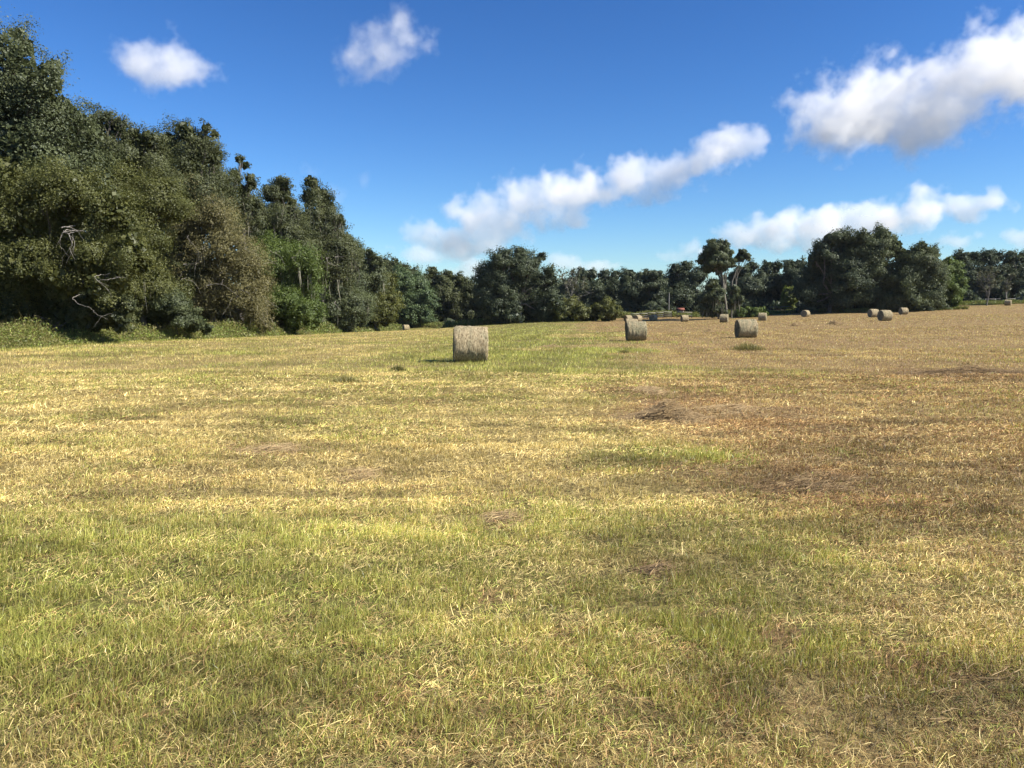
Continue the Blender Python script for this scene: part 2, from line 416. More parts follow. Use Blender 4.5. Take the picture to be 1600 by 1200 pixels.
for (d0, d1, dens) in [(2.2, 4.5, 7500), (4.5, 7.5, 4300), (7.5, 13, 1600), (13, 24, 380)]:      # matted cut thatch
    x, y = scatter(d0, d1, dens)
    kk = RNG.random(len(x)) < np.clip(1.2 - sst(.54, .70, fbm(x * 2.1 + 40, y * 2.6 + 17, 3)) * .8, .45, 1); x = x[kk]; y = y[kk]
    g, br, wd, bare, n3 = zones(x, y); n = len(x); D = np.sqrt(x * x + y * y)
    h = RNG.random(n)[:, None]; v = dull(x, y)[:, None] * (np.clip(RNG.normal(.98, .45, n), .18, 2.0) * np.clip(1 + (fbm(x * .8 + 5, y * 2.2, 3) * .55 + fbm(x * 2.6, y * 3.4 + 8, 3) * .45 - .5) * 2.6, .4, 1.5))[:, None]
    cst = np.array([.40, .30, .10]) * (1 - h) + np.array([.72, .59, .27]) * h; cbr = np.array([.17, .093, .036]) * (1 - h) + np.array([.46, .295, .13]) * h
    cgr = np.array([.15, .185, .028]) * (1 - h) + np.array([.42, .43, .11]) * h
    r = RNG.random(n)
    c = np.where((r < br * .9)[:, None], cbr, np.where((r > 1 - g * .62)[:, None], cgr, cst)) * v
    V, f, s, C = straws(x, y, ground(x, y) + RNG.uniform(-.002, .028, n), RNG.uniform(.02, .085, n) * np.clip(D / 9, 1, 2), RNG.uniform(.0012, .0031, n) * np.clip(D / 4.6, .9, 5),
                        RNG.uniform(0, 6.28, n), RNG.normal(0, .28, n), c)
    VV.append(V); FF.append(f + off); SS.append(s); CC.append(C); off += len(V)
for (d0, d1, dens) in [(2.2, 6, 150), (6, 12, 100), (12, 24, 45), (24, 60, 9)]:
    x, y = scatter(d0, d1, dens)
    g, br, wd, bare, n3 = zones(x, y)
    k = RNG.random(len(x)) < np.clip(br * 1.3 - .12 + .12 * bare, .02, 1) * (1 - wd)
    x, y = x[k], y[k]; n = len(x); D = np.sqrt(x * x + y * y)
    V, f, s, C = straws(x, y, ground(x, y) + RNG.uniform(.01, .05, n), RNG.uniform(.05, .15, n), RNG.uniform(.0013, .0028, n) * np.clip(D / 6, 1, 5),
                        RNG.normal(.25, .6, n) + (RNG.random(n) < .3) * 1.4, RNG.normal(0, .12, n), straw_cols(n, .35))
    VV.append(V); FF.append(f + off); SS.append(s); CC.append(C); off += len(V)
tag(link('loose_hay', mesh_from('loose_hay', np.concatenate(VV), np.concatenate(FF), np.concatenate(SS), np.concatenate(CC)), M_STRAW),
    'loose dry hay stalks left lying over the stubble', 'hay litter', kind='stuff')

def hay_heap(u, v, Y, wpx, hgt, depth, n, label, dark=.5, ang=.2):
    c = at(u, v, Y); cx, cy_ = c[0], c[1]; w = wpx * px(Y)
    lx = np.clip(RNG.normal(0, .42, n), -.95, .95); ly = np.clip(RNG.normal(0, .5, n), -1, 1)
    kk = RNG.random(n) < np.clip((fbm(lx * 4 + u, ly * 4 + v, 3) - .34) * 4, .16, 1); lx = lx[kk]; ly = ly[kk]; n = len(lx)
    m_ = int(n * .85); lx = lx[:m_]; ly = ly[:m_]; n = m_
    lump = .35 + 1.3 * fbm(lx * 3.5 + u, ly * 3.0 + v, 3)
    prof = np.exp(-(lx ** 2 * 5 + ly ** 2 * 3)) * lump * .8
    x = cx + lx * w * .5 * 1.3; y = cy_ + ly * depth
    z0 = ground(x, y); t = RNG.random(n) ** .6
    z = z0 + hgt * prof * t
    D = Y
    V, f, s, C = straws(x - cx, y - cy_, z - tz(cx, cy_), RNG.uniform(.08, .32, n) * max(1, D / 40), RNG.uniform(.0025, .005, n) * np.clip(D / 9, 1, 12),
                        RNG.normal(ang, .8, n), np.clip(RNG.normal(0, .07, n) - lx * .12, -.2, .2), straw_cols(n, dark) )
    o = link('hay_heap', mesh_from('hay_heap', V, f, s, C), M_STRAW); o.location = (cx, cy_, tz(cx, cy_))
    tag(o, label, 'hay heap', 'raked hay left on the field')
hay_heap(1045, 655, HC * F / (655 - 489), 130, .36, .8, 9000, 'biggest loose brown hay heap, on the brown side of the mown field', .55)
hay_heap(1155, 640, HC * F / (640 - 489), 150, .10, .9, 1800, 'thin scattered hay swath spreading beside the biggest brown heap', .25)
hay_heap(1020, 610, HC * F / (610 - 489), 90, .10, 1.2, 1500, 'small pinkish hay scraps just beyond the biggest brown heap', .3)
hay_heap(1520, 577, HC * F / (577 - 489), 250, .20, .7, 5200, 'long dark windrow of brown hay in the middle distance', .9)  # straw colour mixed almost fully to its dark range
hay_heap(430, 706, HC * F / (706 - 489), 190, .06, .6, 1300, 'thin reddish streak of loose hay on the yellow stubble', .15)
hay_heap(565, 740, HC * F / (740 - 489), 90, .05, .4, 700, 'short reddish scrap of hay below the longer thin streak', .2)
hay_heap(790, 812, HC * F / (812 - 489), 90, .05, .35, 700, 'rusty hay scrap at the edge of the green swathe', .25)
hay_heap(1030, 900, HC * F / (900 - 489), 80, .045, .2, 300, 'ragged brown hay clump within the foreground green grass', .8)
hay_heap(1290, 765, HC * F / (765 - 489), 200, .07, .7, 1500, 'wide dark ragged patch of trampled hay on the brown stubble', .8)
hay_heap(1305, 503, 88, 28, .55, 1.0, 500, 'small brown hay heap nearest the two bales before the big oaks', .55)
hay_heap(1243, 506, 88, 14, .45, .8, 350, 'tiny brown hay heap left of the other heap before the big oaks', .55)
hay_heap(860, 536, 44, 45, .22, .9, 600, 'flat brown hay heap between the nearest bale and the greenish bale', .5)
hay_heap(1108, 516, 74, 22, .35, .8, 400, 'small dark heap of hay in the gap left of the brown stubble bale', .55)

def tuft(u, v, Y, wpx, hgt, n, label, col):
    c = at(u, v, Y); w = wpx * px(Y) * .5
    x = np.clip(RNG.normal(0, .42, n), -1, 1) * w; y = np.clip(RNG.normal(0, .4, n), -1, 1) * w * .6
    z = ground(c[0] + x, c[1] + y) - tz(c[0], c[1]) - .01
    L = RNG.uniform(.4, 1.15, n) * hgt * np.exp(-(x / w) ** 2 * .8)
    h = RNG.random(n)[:, None]; cc = (np.array(col) * (1 - h) + np.array([.36, .30, .11]) * h) * RNG.uniform(.7, 1.2, n)[:, None]
    V, f, s, C = blades(x, y, z, L, np.full(n, .006 * max(1, Y / 12)), RNG.uniform(0, 6.28, n), RNG.uniform(.1, .9, n), RNG.uniform(0, 3.14, n), cc * .8, cc, 2)
    o = link('grass_tuft', mesh_from('grass_tuft', V, f, s, C), M_GRASS); o.location = (c[0], c[1], tz(c[0], c[1]))
    tag(o, label, 'grass tuft', 'uncut grass tufts')
tuft(1168, 543, 41, 55, .45, 700, 'wispy uncut grass tuft in front of the big brown-stubble bale', (.16, .17, .05))
tuft(540, 596, 20.5, 55, .20, 900, 'low brownish grass tuft on the yellow stubble left of the nearest bale', (.17, .17, .05))
tuft(622, 578, 24.5, 30, .22, 600, 'small dark green tuft just left of the nearest bale\'s shadow', (.09, .12, .03))
tuft(975, 548, 37, 26, .18, 400, 'faint low tuft below the greenish weathered bale', (.16, .17, .05))

# ------------------------------------------------------------------ round bales
def bale_mats():
    res = []
    for end in (False, True):
        m, t, out = new_mat('hay bale end' if end else 'hay bale wrap'); n = t.nodes; L = t.links
        tc = n.new('ShaderNodeTexCoord'); oi = n.new('ShaderNodeObjectInfo')
        mp = n.new('ShaderNodeMapping'); mp.inputs['Scale'].default_value = (2.4, 1, 1) if not end else (1, 1, 1)
        L.new(tc.outputs['Object'], mp.inputs[0])
        n1 = n.new('ShaderNodeTexNoise'); n1.inputs['Scale'].default_value = 9; n1.inputs['Detail'].default_value = 8; n1.inputs['Roughness'].default_value = .75
        n2 = n.new('ShaderNodeTexNoise'); n2.inputs['Scale'].default_value = 2.2; n2.inputs['Detail'].default_value = 4; n2.noise_dimensions = '4D'
        L.new(mp.outputs[0], n1.inputs[0]); L.new(mp.outputs[0], n2.inputs[0])
        mu = n.new('ShaderNodeMath'); mu.operation = 'MULTIPLY'; mu.inputs[1].default_value = 40; L.new(oi.outputs['Random'], mu.inputs[0]); L.new(mu.outputs[0], n2.inputs['W'])
        r1 = n.new('ShaderNodeValToRGB'); e = r1.color_ramp.elements
        e[0].position = .34; e[0].color = (.14, .10, .05, 1); e[1].position = .66; e[1].color = (.68, .565, .36, 1)
        k = e.new(.5); k.color = (.47, .38, .235, 1)
        r2 = n.new('ShaderNodeValToRGB'); e = r2.color_ramp.elements
        e[0].position = .36; e[0].color = (.055, .06, .03, 1); e[1].position = .66; e[1].color = (.48, .46, .30, 1)
        L.new(n1.outputs[0], r1.inputs[0]); L.new(n1.outputs[0], r2.inputs[0])
        # weathering: object colour alpha-like amount in color.r shifts towards grey green
        sp = n.new('ShaderNodeSeparateColor'); L.new(oi.outputs['Color'], sp.inputs[0])
        mr = n.new('ShaderNodeMapRange'); mr.inputs[1].default_value = .38; mr.inputs[2].default_value = .62; mr.inputs[3].default_value = -.35; mr.inputs[4].default_value = .35
        L.new(n2.outputs[0], mr.inputs[0])
        ad = n.new('ShaderNodeMath'); ad.operation = 'ADD'; ad.use_clamp = True; L.new(sp.outputs[0], ad.inputs[0]); L.new(mr.outputs[0], ad.inputs[1])
        mx = n.new('ShaderNodeMix'); mx.data_type = 'RGBA'; L.new(ad.outputs[0], mx.inputs[0]); L.new(r1.outputs[0], mx.inputs[6]); L.new(r2.outputs[0], mx.inputs[7])
        col = mx.outputs[2]
        b = n.new('ShaderNodeBsdfPrincipled'); b.inputs['Roughness'].default_value = .9; b.inputs['Specular IOR Level'].default_value = .15
        bp = n.new('ShaderNodeBump'); bp.inputs['Strength'].default_value = .9; bp.inputs['Distance'].default_value = .035
        if end:   # rolled layers
            wv = n.new('ShaderNodeTexWave'); wv.wave_type = 'RINGS'; wv.rings_direction = 'X'; wv.inputs['Scale'].default_value = 4.2; wv.inputs['Distortion'].default_value = 3.5
            wv.inputs['Detail'].default_value = 3; wv.inputs['Detail Scale'].default_value = 2
            L.new(tc.outputs['Object'], wv.inputs[0])
            m3 = n.new('ShaderNodeMix'); m3.data_type = 'RGBA'; m3.blend_type = 'MULTIPLY'; m3.inputs[0].default_value = .55
            L.new(col, m3.inputs[6]); L.new(wv.outputs[0], m3.inputs[7]); col = m3.outputs[2]
            h = n.new('ShaderNodeMath'); h.operation = 'ADD'; L.new(wv.outputs['Fac'], h.inputs[0]); L.new(n1.outputs[0], h.inputs[1]); L.new(h.outputs[0], bp.inputs['Height'])
        else:     # net wrap: fine strings round the drum
            wv = n.new('ShaderNodeTexWave'); wv.bands_direction = 'X'; wv.inputs['Scale'].default_value = 7.5; wv.inputs['Distortion'].default_value = 2.2
            wv.inputs['Detail'].default_value = 4; wv.inputs['Detail Scale'].default_value = 1.5
            L.new(tc.outputs['Object'], wv.inputs[0])
            m3 = n.new('ShaderNodeMix'); m3.data_type = 'RGBA'; m3.blend_type = 'MULTIPLY'; m3.inputs[0].default_value = .20
            L.new(col, m3.inputs[6]); L.new(wv.outputs[0], m3.inputs[7]); col = m3.outputs[2]
            h = n.new('ShaderNodeMath'); h.operation = 'ADD'; L.new(wv.outputs['Fac'], h.inputs[0]); L.new(n1.outputs[0], h.inputs[1]); L.new(h.outputs[0], bp.inputs['Height'])
        L.new(bp.outputs[0], b.inputs['Normal']); L.new(col, b.inputs['Base Color']); L.new(b.outputs[0], out.inputs[0])
        res.append(m)
    return res
M_WRAP, M_END = bale_mats()
def bale_mesh(seed):
    """rolled drum lying on its side, axis X, rounded shoulders, slumped base, fibres"""
    rg = np.random.default_rng(seed)
    ns, na = 72, 26; r0 = D_B / 2; hw = W_B / 2
    xs = np.linspace(-1, 1, na); prof = 1 - .055 * np.clip((np.abs(xs) - .86) / .14, 0, 1) ** 2.0 - .02 * xs ** 2
    ph = np.linspace(0, 2 * math.pi, ns, endpoint=False)
    X, PH = np.meshgrid(xs, ph, indexing='ij')
    ridge = (fbm(X * 9 + seed * 3.1, PH * 0 + 2.0, 3) - .5) * .035
    nz = (fbm(X * 5 + seed, np.cos(PH) * 3 + np.sin(PH) * 4 + seed, 3) - .5) * .06
    rad = r0 * prof[:, None] * (1 + ridge + nz)
    y = rad * np.cos(PH); z = rad * np.sin(PH)
    z = np.where(z < -r0 * .8, -r0 * .8 + (z + r0 * .8) * .55, z)      # settles under its own weight
    V = np.stack([X * hw, y, z], -1).reshape(-1, 3)
    idx = np.arange(na * ns).reshape(na, ns)
    q = np.stack([idx[:-1], np.roll(idx[:-1], -1, 1), np.roll(idx[1:], -1, 1), idx[1:]], -1).reshape(-1, 4)
    fl = q.ravel(); sz = np.full(len(q), 4)
    # stray fibres hugging the surface
    nf = 1500
    a = rg.uniform(0, 2 * math.pi, nf); xx = rg.uniform(-hw, hw, nf)
    nrm = np.stack([np.zeros(nf), np.cos(a), np.sin(a)], -1); tan = np.stack([rg.normal(0, .5, nf), -np.sin(a), np.cos(a)], -1)
    b = nrm * (r0 * .985) + np.stack([xx, np.zeros(nf), np.zeros(nf)], -1)
    b[:, 2] = np.maximum(b[:, 2], -r0 * .86)
    ln = rg.uniform(.04, .14, nf)[:, None]; up = rg.uniform(.05, .45, nf)[:, None]
    tip = b + (tan * rg.choice([-1, 1], nf)[:, None] + nrm * up) * ln
    sd = np.stack([np.full(nf, .005), np.zeros(nf), np.zeros(nf)], -1)
    FV = np.stack([b - sd, b + sd, tip], 1).reshape(-1, 3)
    V2 = np.vstack([V, FV]); fl2 = np.r_[fl, len(V) + np.arange(3 * nf)]; sz2 = np.r_[sz, np.full(nf, 3)]
    body = mesh_from('bale_roll', V2, fl2, sz2, smooth=True); body.materials.append(M_WRAP)
    ends = []
    for sgn, row in ((-1, 0), (1, na - 1)):
        rim = V.reshape(na, ns, 3)[row]
        rg_ = [rim]
        nrings = 12
        for k in range(1, nrings):
            s = 1 - k / nrings
            rr_ = rim.copy(); rr_[:, 1:] *= s
            rr_[:, 0] = sgn * (hw - .004 + .012 * math.sin(k * 2.4) + .02 * (1 - s)) + rg.normal(0, .006, ns)
            rg_.append(rr_)
        vv = np.vstack(rg_ + [np.array([[sgn * hw * 1.01, 0, 0]])])
        ii = np.arange(nrings * ns).reshape(nrings, ns)
        qq = np.stack([ii[:-1], np.roll(ii[:-1], -1, 1), np.roll(ii[1:], -1, 1), ii[1:]], -1).reshape(-1, 4)
        cc_ = np.stack([ii[-1], np.roll(ii[-1], -1), np.full(ns, len(vv) - 1)], -1)
        me = mesh_from('bale_end', vv, np.r_[qq.ravel(), cc_.ravel()], np.r_[np.full(len(qq), 4), np.full(ns, 3)], smooth=True)
        me.materials.append(M_END); ends.append(me)
    return body, ends
variants = [bale_mesh(s) for s in (1, 2, 3)]
for i, b in enumerate(BALES):
    Y = bale_Y(b); p = at(b[0], b[2], Y)
    zc = tz(p[0], p[1]) + D_B / 2 * .91 - .02
    body, ends = variants[i % 3] if i != 0 else variants[0]
    o = link('hay_bale', body); o.location = (p[0], p[1] + .25, zc); o.rotation_euler = (R(2.5 * math.sin(i * 5)), R(1.2 * math.cos(i * 3)), R(b[3]))
    o.scale = (1 + .03 * math.sin(i * 2.7), 1.03 + .03 * math.sin(i * 1.9), .98 + .02 * math.cos(i * 3.1))
    t_ = min(1, max(0, b[4] + .15)); o.color = (t_, t_, t_, 1)
    tag(o, b[5], 'hay bale', 'round hay bales on the field')
    for e in ends:
        c = link('bale_end', e, None, o); c.color = (min(1, t_ + .25),) * 3 + (1,)

# ------------------------------------------------------------------ trees
def tube(path, r0, r1, ns=7):
    path = np.asarray(path, float); n = len(path)
    tg = np.gradient(path, axis=0); tg = norm(tg)
    ref = np.array([0.31, .93, .17]); u = norm(np.cross(tg, ref)); v = np.cross(tg, u)
    rad = np.linspace(r0, r1, n)
    ph = np.linspace(0, 2 * math.pi, ns, endpoint=False)
    ring = path[:, None] + rad[:, None, None] * (u[:, None] * np.cos(ph)[None, :, None] + v[:, None] * np.sin(ph)[None, :, None])
    V = ring.reshape(-1, 3)
    i = np.arange(n * ns).reshape(n, ns)
    q = np.stack([i[:-1], np.roll(i[:-1], -1, 1), np.roll(i[1:], -1, 1), i[1:]], -1).reshape(-1, 4)
    return V, q
def tubes(name, lst, mat, parent=None, ns=7):
    VV, QQ = [], []; o = 0
    for (p, a, b) in lst:
        V, q = tube(p, a, b, ns); VV.append(V); QQ.append(q + o); o += len(V)
    Q = np.concatenate(QQ)
    me = mesh_from(name, np.concatenate(VV), Q.ravel(), np.full(len(Q), 4), smooth=True)
    return link(name, me, mat, parent)
def wander(p0, p1, n=8, amp=.08, sag=0., rg=RNG):
    p0 = np.asarray(p0, float); p1 = np.asarray(p1, float); L = np.linalg.norm(p1 - p0)
    t = np.linspace(0, 1, n)[:, None]
    w = np.cumsum(rg.normal(0, 1, (n, 3)), 0); w = w - w[0] - t * (w[-1] - w[0])
    p = p0 + (p1 - p0) * t + w * amp * L / n
    p[:, 2] += sag * L * np.sin(t[:, 0] * math.pi)
    return p

PAL = {
 'warm':  ((.042, .052, .023), (.102, .112, .042)),  # two ends of the leaf colour range
 'dark':  ((.038, .052, .031), (.088, .106, .052)),
 'oak':   ((.052, .066, .032), (.112, .130, .056)),
 'olive': ((.060, .070, .018), (.130, .135, .034)),
 'cedar': ((.060, .069, .021), (.130, .135, .040)),
 'tan':   ((.100, .092, .036), (.215, .195, .085)),
 'green': ((.055, .085, .020), (.130, .170, .040)),
 'blue':  ((.045, .075, .032), (.110, .150, .060)),
 'grey':  ((.060, .065, .032), (.130, .130, .072)),
 'lime':  ((.085, .110, .020), (.190, .220, .045)),
}
def leaf_quads(P, N, size, asp, col):
    """rhombic leaves at P facing about N"""
    n = len(P)
    a = norm(np.cross(N, RNG.normal(0, 1, (n, 3)))); b = np.cross(N, a)
    s = size[:, None]
    fold = N * s * RNG.uniform(-.12, .12, n)[:, None]
    V = np.stack([P - a * s * .5, P + b * s * asp * .5 + fold, P + a * s * .5, P - b * s * asp * .5 + fold], 1).reshape(-1, 3)
    return V, np.arange(4 * n), np.full(n, 4), np.repeat(col, 4, 0)

def make_crown(lobes, leaf, nleaf, pal, clump=.9, droop=0., fill=.25, ragged=1.0, inner_k=3.2):
    """lobes (k,4): centre and radius. Leaves gather in clumps spread over the lobes' outsides."""
    lobes = np.asarray(lobes, float)
    w = lobes[:, 3] ** 2; w = w / w.sum()
    area = (4 * math.pi * lobes[:, 3] ** 2).sum()
    nc = int(np.clip(area / (clump ** 2 * 2.2), 14, 900))
    li = RNG.choice(len(lobes), nc, p=w)
    d = norm(RNG.normal(0, 1, (nc, 3))); d[:, 2] = np.where(d[:, 2] < -.55, -d[:, 2] * .4, d[:, 2])
    inner = RNG.random(nc) < fill
    rad = np.where(inner, RNG.uniform(.25, .75, nc), RNG.normal(.88, .10 * ragged, nc))
    cc = lobes[li, :3] + d * (rad * lobes[li, 3])[:, None]
    cr = clump * RNG.uniform(.55, 1.25, nc) * np.clip(lobes[li, 3] / (2.2 * clump), .55, 1.15)
    ct = RNG.random(nc)
    nl = RNG.multinomial(nleaf, cr ** 2 / (cr ** 2).sum())
    ci = np.repeat(np.arange(nc), nl); n = len(ci)
    e = norm(RNG.normal(0, 1, (n, 3)) + np.array([0, 0, .35]) + d[ci] * .35)
    e *= np.array([1.15, 1.15, .78])
    P = cc[ci] + e * (cr[ci] * RNG.random(n) ** .42)[:, None]
    P += d[ci] * (RNG.normal(.1, .38, n) * cr[ci])[:, None] * (.4 + .9 * ct[ci])[:, None]
    P[:, 2] -= droop * cr[ci] * RNG.random(n) ** 2 * 1.3
    N = norm(e * .8 + d[ci] * .5 + RNG.normal(0, .42, (n, 3)) + np.array([0, 0, .25]))
    c0, c1 = np.array(PAL[pal][0]), np.array(PAL[pal][1])
    h = np.clip(ct[ci] * .6 + RNG.random(n) * .55 - .05, 0, 1)[:, None]
    col = (c0 * (1 - h) + c1 * h) * RNG.uniform(.88, 1.12, n)[:, None]
    size = leaf * RNG.uniform(.65, 1.35, n)
    Q = leaf_quads(P, N, size, .62, col)
    # inner foliage: big soft sprays that close the crown
    nf = int(nleaf * .10); lf = RNG.choice(len(lobes), nf, p=w)
    e = norm(RNG.normal(0, 1, (nf, 3))) * (lobes[lf, 3] * RNG.random(nf) ** .5 * .68)[:, None]
    h = RNG.random(nf)[:, None]; cf = (c0 * (1 - h) + c1 * h * .8) * .95
    Q2 = leaf_quads(lobes[lf, :3] + e, norm(RNG.normal(0, 1, (nf, 3))), leaf * inner_k * RNG.uniform(.7, 1.3, nf), .7, cf)
    return (np.vstack([Q[0], Q2[0]]), np.arange(len(Q[0]) + len(Q2[0])), np.r_[Q[2], Q2[2]], np.vstack([Q[3], Q2[3]])), cc

def moss_mesh(pts, length, wid, col=(.26, .25, .19), parent=None):
    VV, FF, SS, CC = [], [], [], []; off = 0
    pts = np.asarray(pts); n = len(pts)
    for k in range(3):
        L = length * RNG.uniform(.4, 1.3, n); a = RNG.uniform(0, math.pi, n); w = wid * RNG.uniform(.5, 1.4, n)
        sd = np.stack([np.cos(a), np.sin(a), np.zeros(n)], -1) * w[:, None]
        p = pts + RNG.normal(0, wid * 2.0, (n, 3))
        m = p + np.stack([RNG.normal(0, .05, n) * L, RNG.normal(0, .05, n) * L, -L * .45], -1)
        t = p + np.stack([RNG.normal(0, .08, n) * L, RNG.normal(0, .08, n) * L, -L], -1)
        V = np.stack([p - sd * .4, p + sd * .4, m + sd * .5, m - sd * .5, t], 1).reshape(-1, 3)
        o = (np.arange(n) * 5)[:, None]
        FF.append((o + np.array([0, 1, 2, 3, 3, 2, 4])).ravel() + off); SS.append(np.tile([4, 3], n))
        c = np.array(col) * RNG.uniform(.6, 1.2, n)[:, None]
        CC.append(np.repeat(c, 5, 0)); VV.append(V); off += len(V)
    return tag(link('hanging_moss', mesh_from('hanging_moss', np.concatenate(VV), np.concatenate(FF), np.concatenate(SS), np.concatenate(CC)), M_MOSS, parent), kind='stuff')

def tree(name, label, cat, Y, lobes_px, pal, nleaf, leaf=None, clump=None, group=None, base=None, trunk_r=.3, depth=1.0, droop=0., moss=0, moss_len=1.6,
         fill=.25, ragged=1., bark=M_BARK, dead=(), limbs=True, bent=None, twigs=0, back_off=0.):
    """lobes_px: (u, v, radius[, depth offset in metres]) read off the photograph, given their own depth and size here"""
    if group == G_L and pal == 'dark': pal = 'warm'
    s = px(Y); lobes = []
    for L in lobes_px:
        dy = L[3] if len(L) > 3 else RNG.normal(0, .55) * L[2] * s * depth
        p = at(L[0], L[1], Y + dy); lobes.append((*p, L[2] * px(Y + dy)))
    lobes = np.array(lobes)
    # crowns are deep as well as wide: give each big lobe a partner further back
    back = lobes.copy(); back[:, 1] += lobes[:, 3] * RNG.uniform(.8, 1.6, len(lobes)) * depth; back[:, 0] += RNG.normal(0, .4, len(lobes)) * lobes[:, 3]; back[:, 3] *= .85
    back[:, 2] -= .65 * lobes[:, 3]
    ub = base if base is not None else float(np.mean([l[0] for l in lobes_px]))
    bx, by = (ub - 800) / F * Y, Y + float(np.mean(lobes[:, 3])) * .5 * depth + back_off
    bz = tz(bx, by) - .1
    root = empty(name, (bx, by, bz)); org = np.array((bx, by, bz))
    tag(root, label, cat, group)
    allL = np.vstack([lobes, back]); allL[:, :3] -= org
    lobes[:, :3] -= org
    nleaf = nleaf if leaf else int(nleaf * 1.7)
    leaf = (leaf * 1.25 if leaf else max(.13, 1.5 * Y / 800)); clump = clump or max(.55, float(np.median(lobes[:, 3])) * .42)
    (V, f, sz, C), cc = make_crown(allL, leaf, nleaf, pal, clump, droop, fill, ragged)
    # keep leaves out of the soil
    V[:, 2] = np.maximum(V[:, 2], .12)
    link('crown', mesh_from('crown', V, f, sz, C), M_LEAF, root)
    # trunk and limbs
    top = lobes[np.argmax(lobes[:, 2])][:3]
    zc = np.array([0, 0, 0.]); fork = np.array([top[0] * .3, top[1] * .3, max(1.2, min(lobes[:, 2].mean() * .55, top[2] * .6))])
    lst = [(wander(zc, fork, 7, .12) if bent is None else bent - org, trunk_r, trunk_r * .62)]
    if limbs:
        for l in lobes:
            e = l[:3] - np.array([0, 0, l[3] * .1])
            lst.append((wander(fork * RNG.uniform(.75, 1.0), e, 8, .22, .08), trunk_r * .42, trunk_r * .10))
            k = np.argsort(((cc - l[:3]) ** 2).sum(1))[:5]
            for j in k:
                lst.append((wander(e * .75 + fork * .25, cc[j], 5, .25), trunk_r * .13, trunk_r * .04))
    tubes('trunk', lst, bark, root)
    if twigs:
        tl = []
        for j in RNG.choice(len(cc), twigs):
            d = norm((cc[j] - lobes[:, :3].mean(0)) * .25 + RNG.normal(0, 1, 3)); L = RNG.uniform(.5, 1.7)
            tl.append((wander(cc[j], cc[j] + d * L + np.array([0, 0, -.5 * L * RNG.random()]), 6, .3), .022, .008))
        tubes('bare_twigs', tl, M_PALE, root, 4)
    if moss:
        k = RNG.choice(len(cc), moss); pts = cc[k] + RNG.normal(0, .3, (moss, 3)) * clump; zt_ = allL[:, 2].max()
        sel = (pts[:, 1] < np.median(allL[:, 1]) + 1) & (pts[:, 2] < zt_ * .86)
        moss_mesh(pts[sel], moss_len, .05 * max(1, Y / 60), parent=root)
    for (pts, r) in dead:
        path = np.array([at(u, v, Y + dy) for (u, v, dy) in pts]) - org
        root_p = path[0] + np.array([RNG.normal(0, .2), 1.6, .25]); path = np.vstack([root_p, path])
        tq = np.linspace(0, len(path) - 1, len(path) * 5); fine = np.stack([np.interp(tq, np.arange(len(path)), path[:, k]) for k in range(3)], -1)
        for _ in range(2): fine[1:-1] = fine[1:-1] * .5 + (fine[:-2] + fine[2:]) * .25
        fine[1:] += RNG.normal(0, r * .55, (len(fine) - 1, 3))
        parts = [(fine, r * .52, r * .14)]; L_ = np.linalg.norm(np.diff(fine, axis=0), axis=1).sum()
        for q in range(2):
            k = RNG.integers(len(fine) // 3, len(fine) - 1); g = norm(fine[k] - fine[k - 1] + RNG.normal(0, .055, 3) * L_ / 2) * L_ * RNG.uniform(.12, .3)
            parts.append((wander(fine[k], fine[k] + g + np.array([0, 0, -.06 * L_]), 7, .3), r * .28, r * .09))
        tubes('dead_branch', parts, M_DEAD, root, 5)
    return root

G_L = 'trees of the left tree line'; G_F = 'trees along the far field edge'
# --- left tree line, near to far
tree('leafy_bush', 'added dark thicket filling the shaded hollow under the drooping olive tree', 'bush', 50.5,  # dark bushes added to blacken the hollow and hide the trunks
     [(-20, 470, 36), (25, 480, 30), (60, 485, 28), (95, 478, 30), (130, 488, 26), (160, 484, 26), (190, 490, 24), (0, 500, 22), (45, 505, 20), (110, 505, 20), (80, 455, 24), (150, 465, 20)],
     'dark', 42000, leaf=.12, group=G_L, trunk_r=.1, clump=.7, depth=.8)
tree('oak_tree', 'tallest dark live oak, nearest of the left tree line, reaching highest into the sky', 'tree', 55,
     [(20, 85, 46), (62, 128, 46), (5, 160, 66), (95, 178, 42), (45, 230, 66), (112, 230, 40), (-45, 140, 80), (-60, 270, 95), (20, 300, 80), (100, 290, 50), (28, 55, 18), (60, 180, 44), (84, 108, 20), (122, 190, 22)],
     'oak', 150000, leaf=.105, group=G_L, trunk_r=.5, base=-30, clump=1.35, fill=.15, ragged=1.4)
tree('cedar_tree', 'bushy olive-green tree with drooping foliage over a dark hollow, at the near left corner', 'tree', 48,
     [(28, 335, 46), (105, 292, 44), (168, 322, 42), (45, 405, 46), (140, 395, 42), (-40, 390, 75), (205, 385, 34), (108, 345, 34, 1.5), (5, 275, 42), (150, 445, 22), (20, 440, 24), (85, 432, 28), (62, 300, 26), (185, 430, 22), (110, 400, 30, 1.0)],
     'cedar', 130000, leaf=.085, group=G_L, trunk_r=.32, base=70, back_off=4.5, clump=1.05, fill=.12, ragged=1.4, droop=.8, depth=.7,
     dead=[([(92, 355, -2), (108, 354, -2.2), (122, 362, -2.1), (130, 374, -2)], .04), ([(97, 361, -2), (108, 366, -2.2), (113, 380, -2.3), (106, 392, -2.2), (98, 403, -2)], .045),
           ([(97, 362, -2), (93, 378, -2.2), (97, 394, -2)], .03), ([(106, 364, -2), (117, 375, -2.2), (114, 395, -2.2), (119, 400, -2)], .03),
           ([(145, 432, -2), (158, 443, -2.2), (170, 453, -2)], .035), ([(160, 438, -2), (185, 433, -2.2)], .03),
           ([(112, 465, -2), (122, 475, -2), (140, 480, -2.2), (152, 492, -2.2), (168, 499, -2)], .035)])
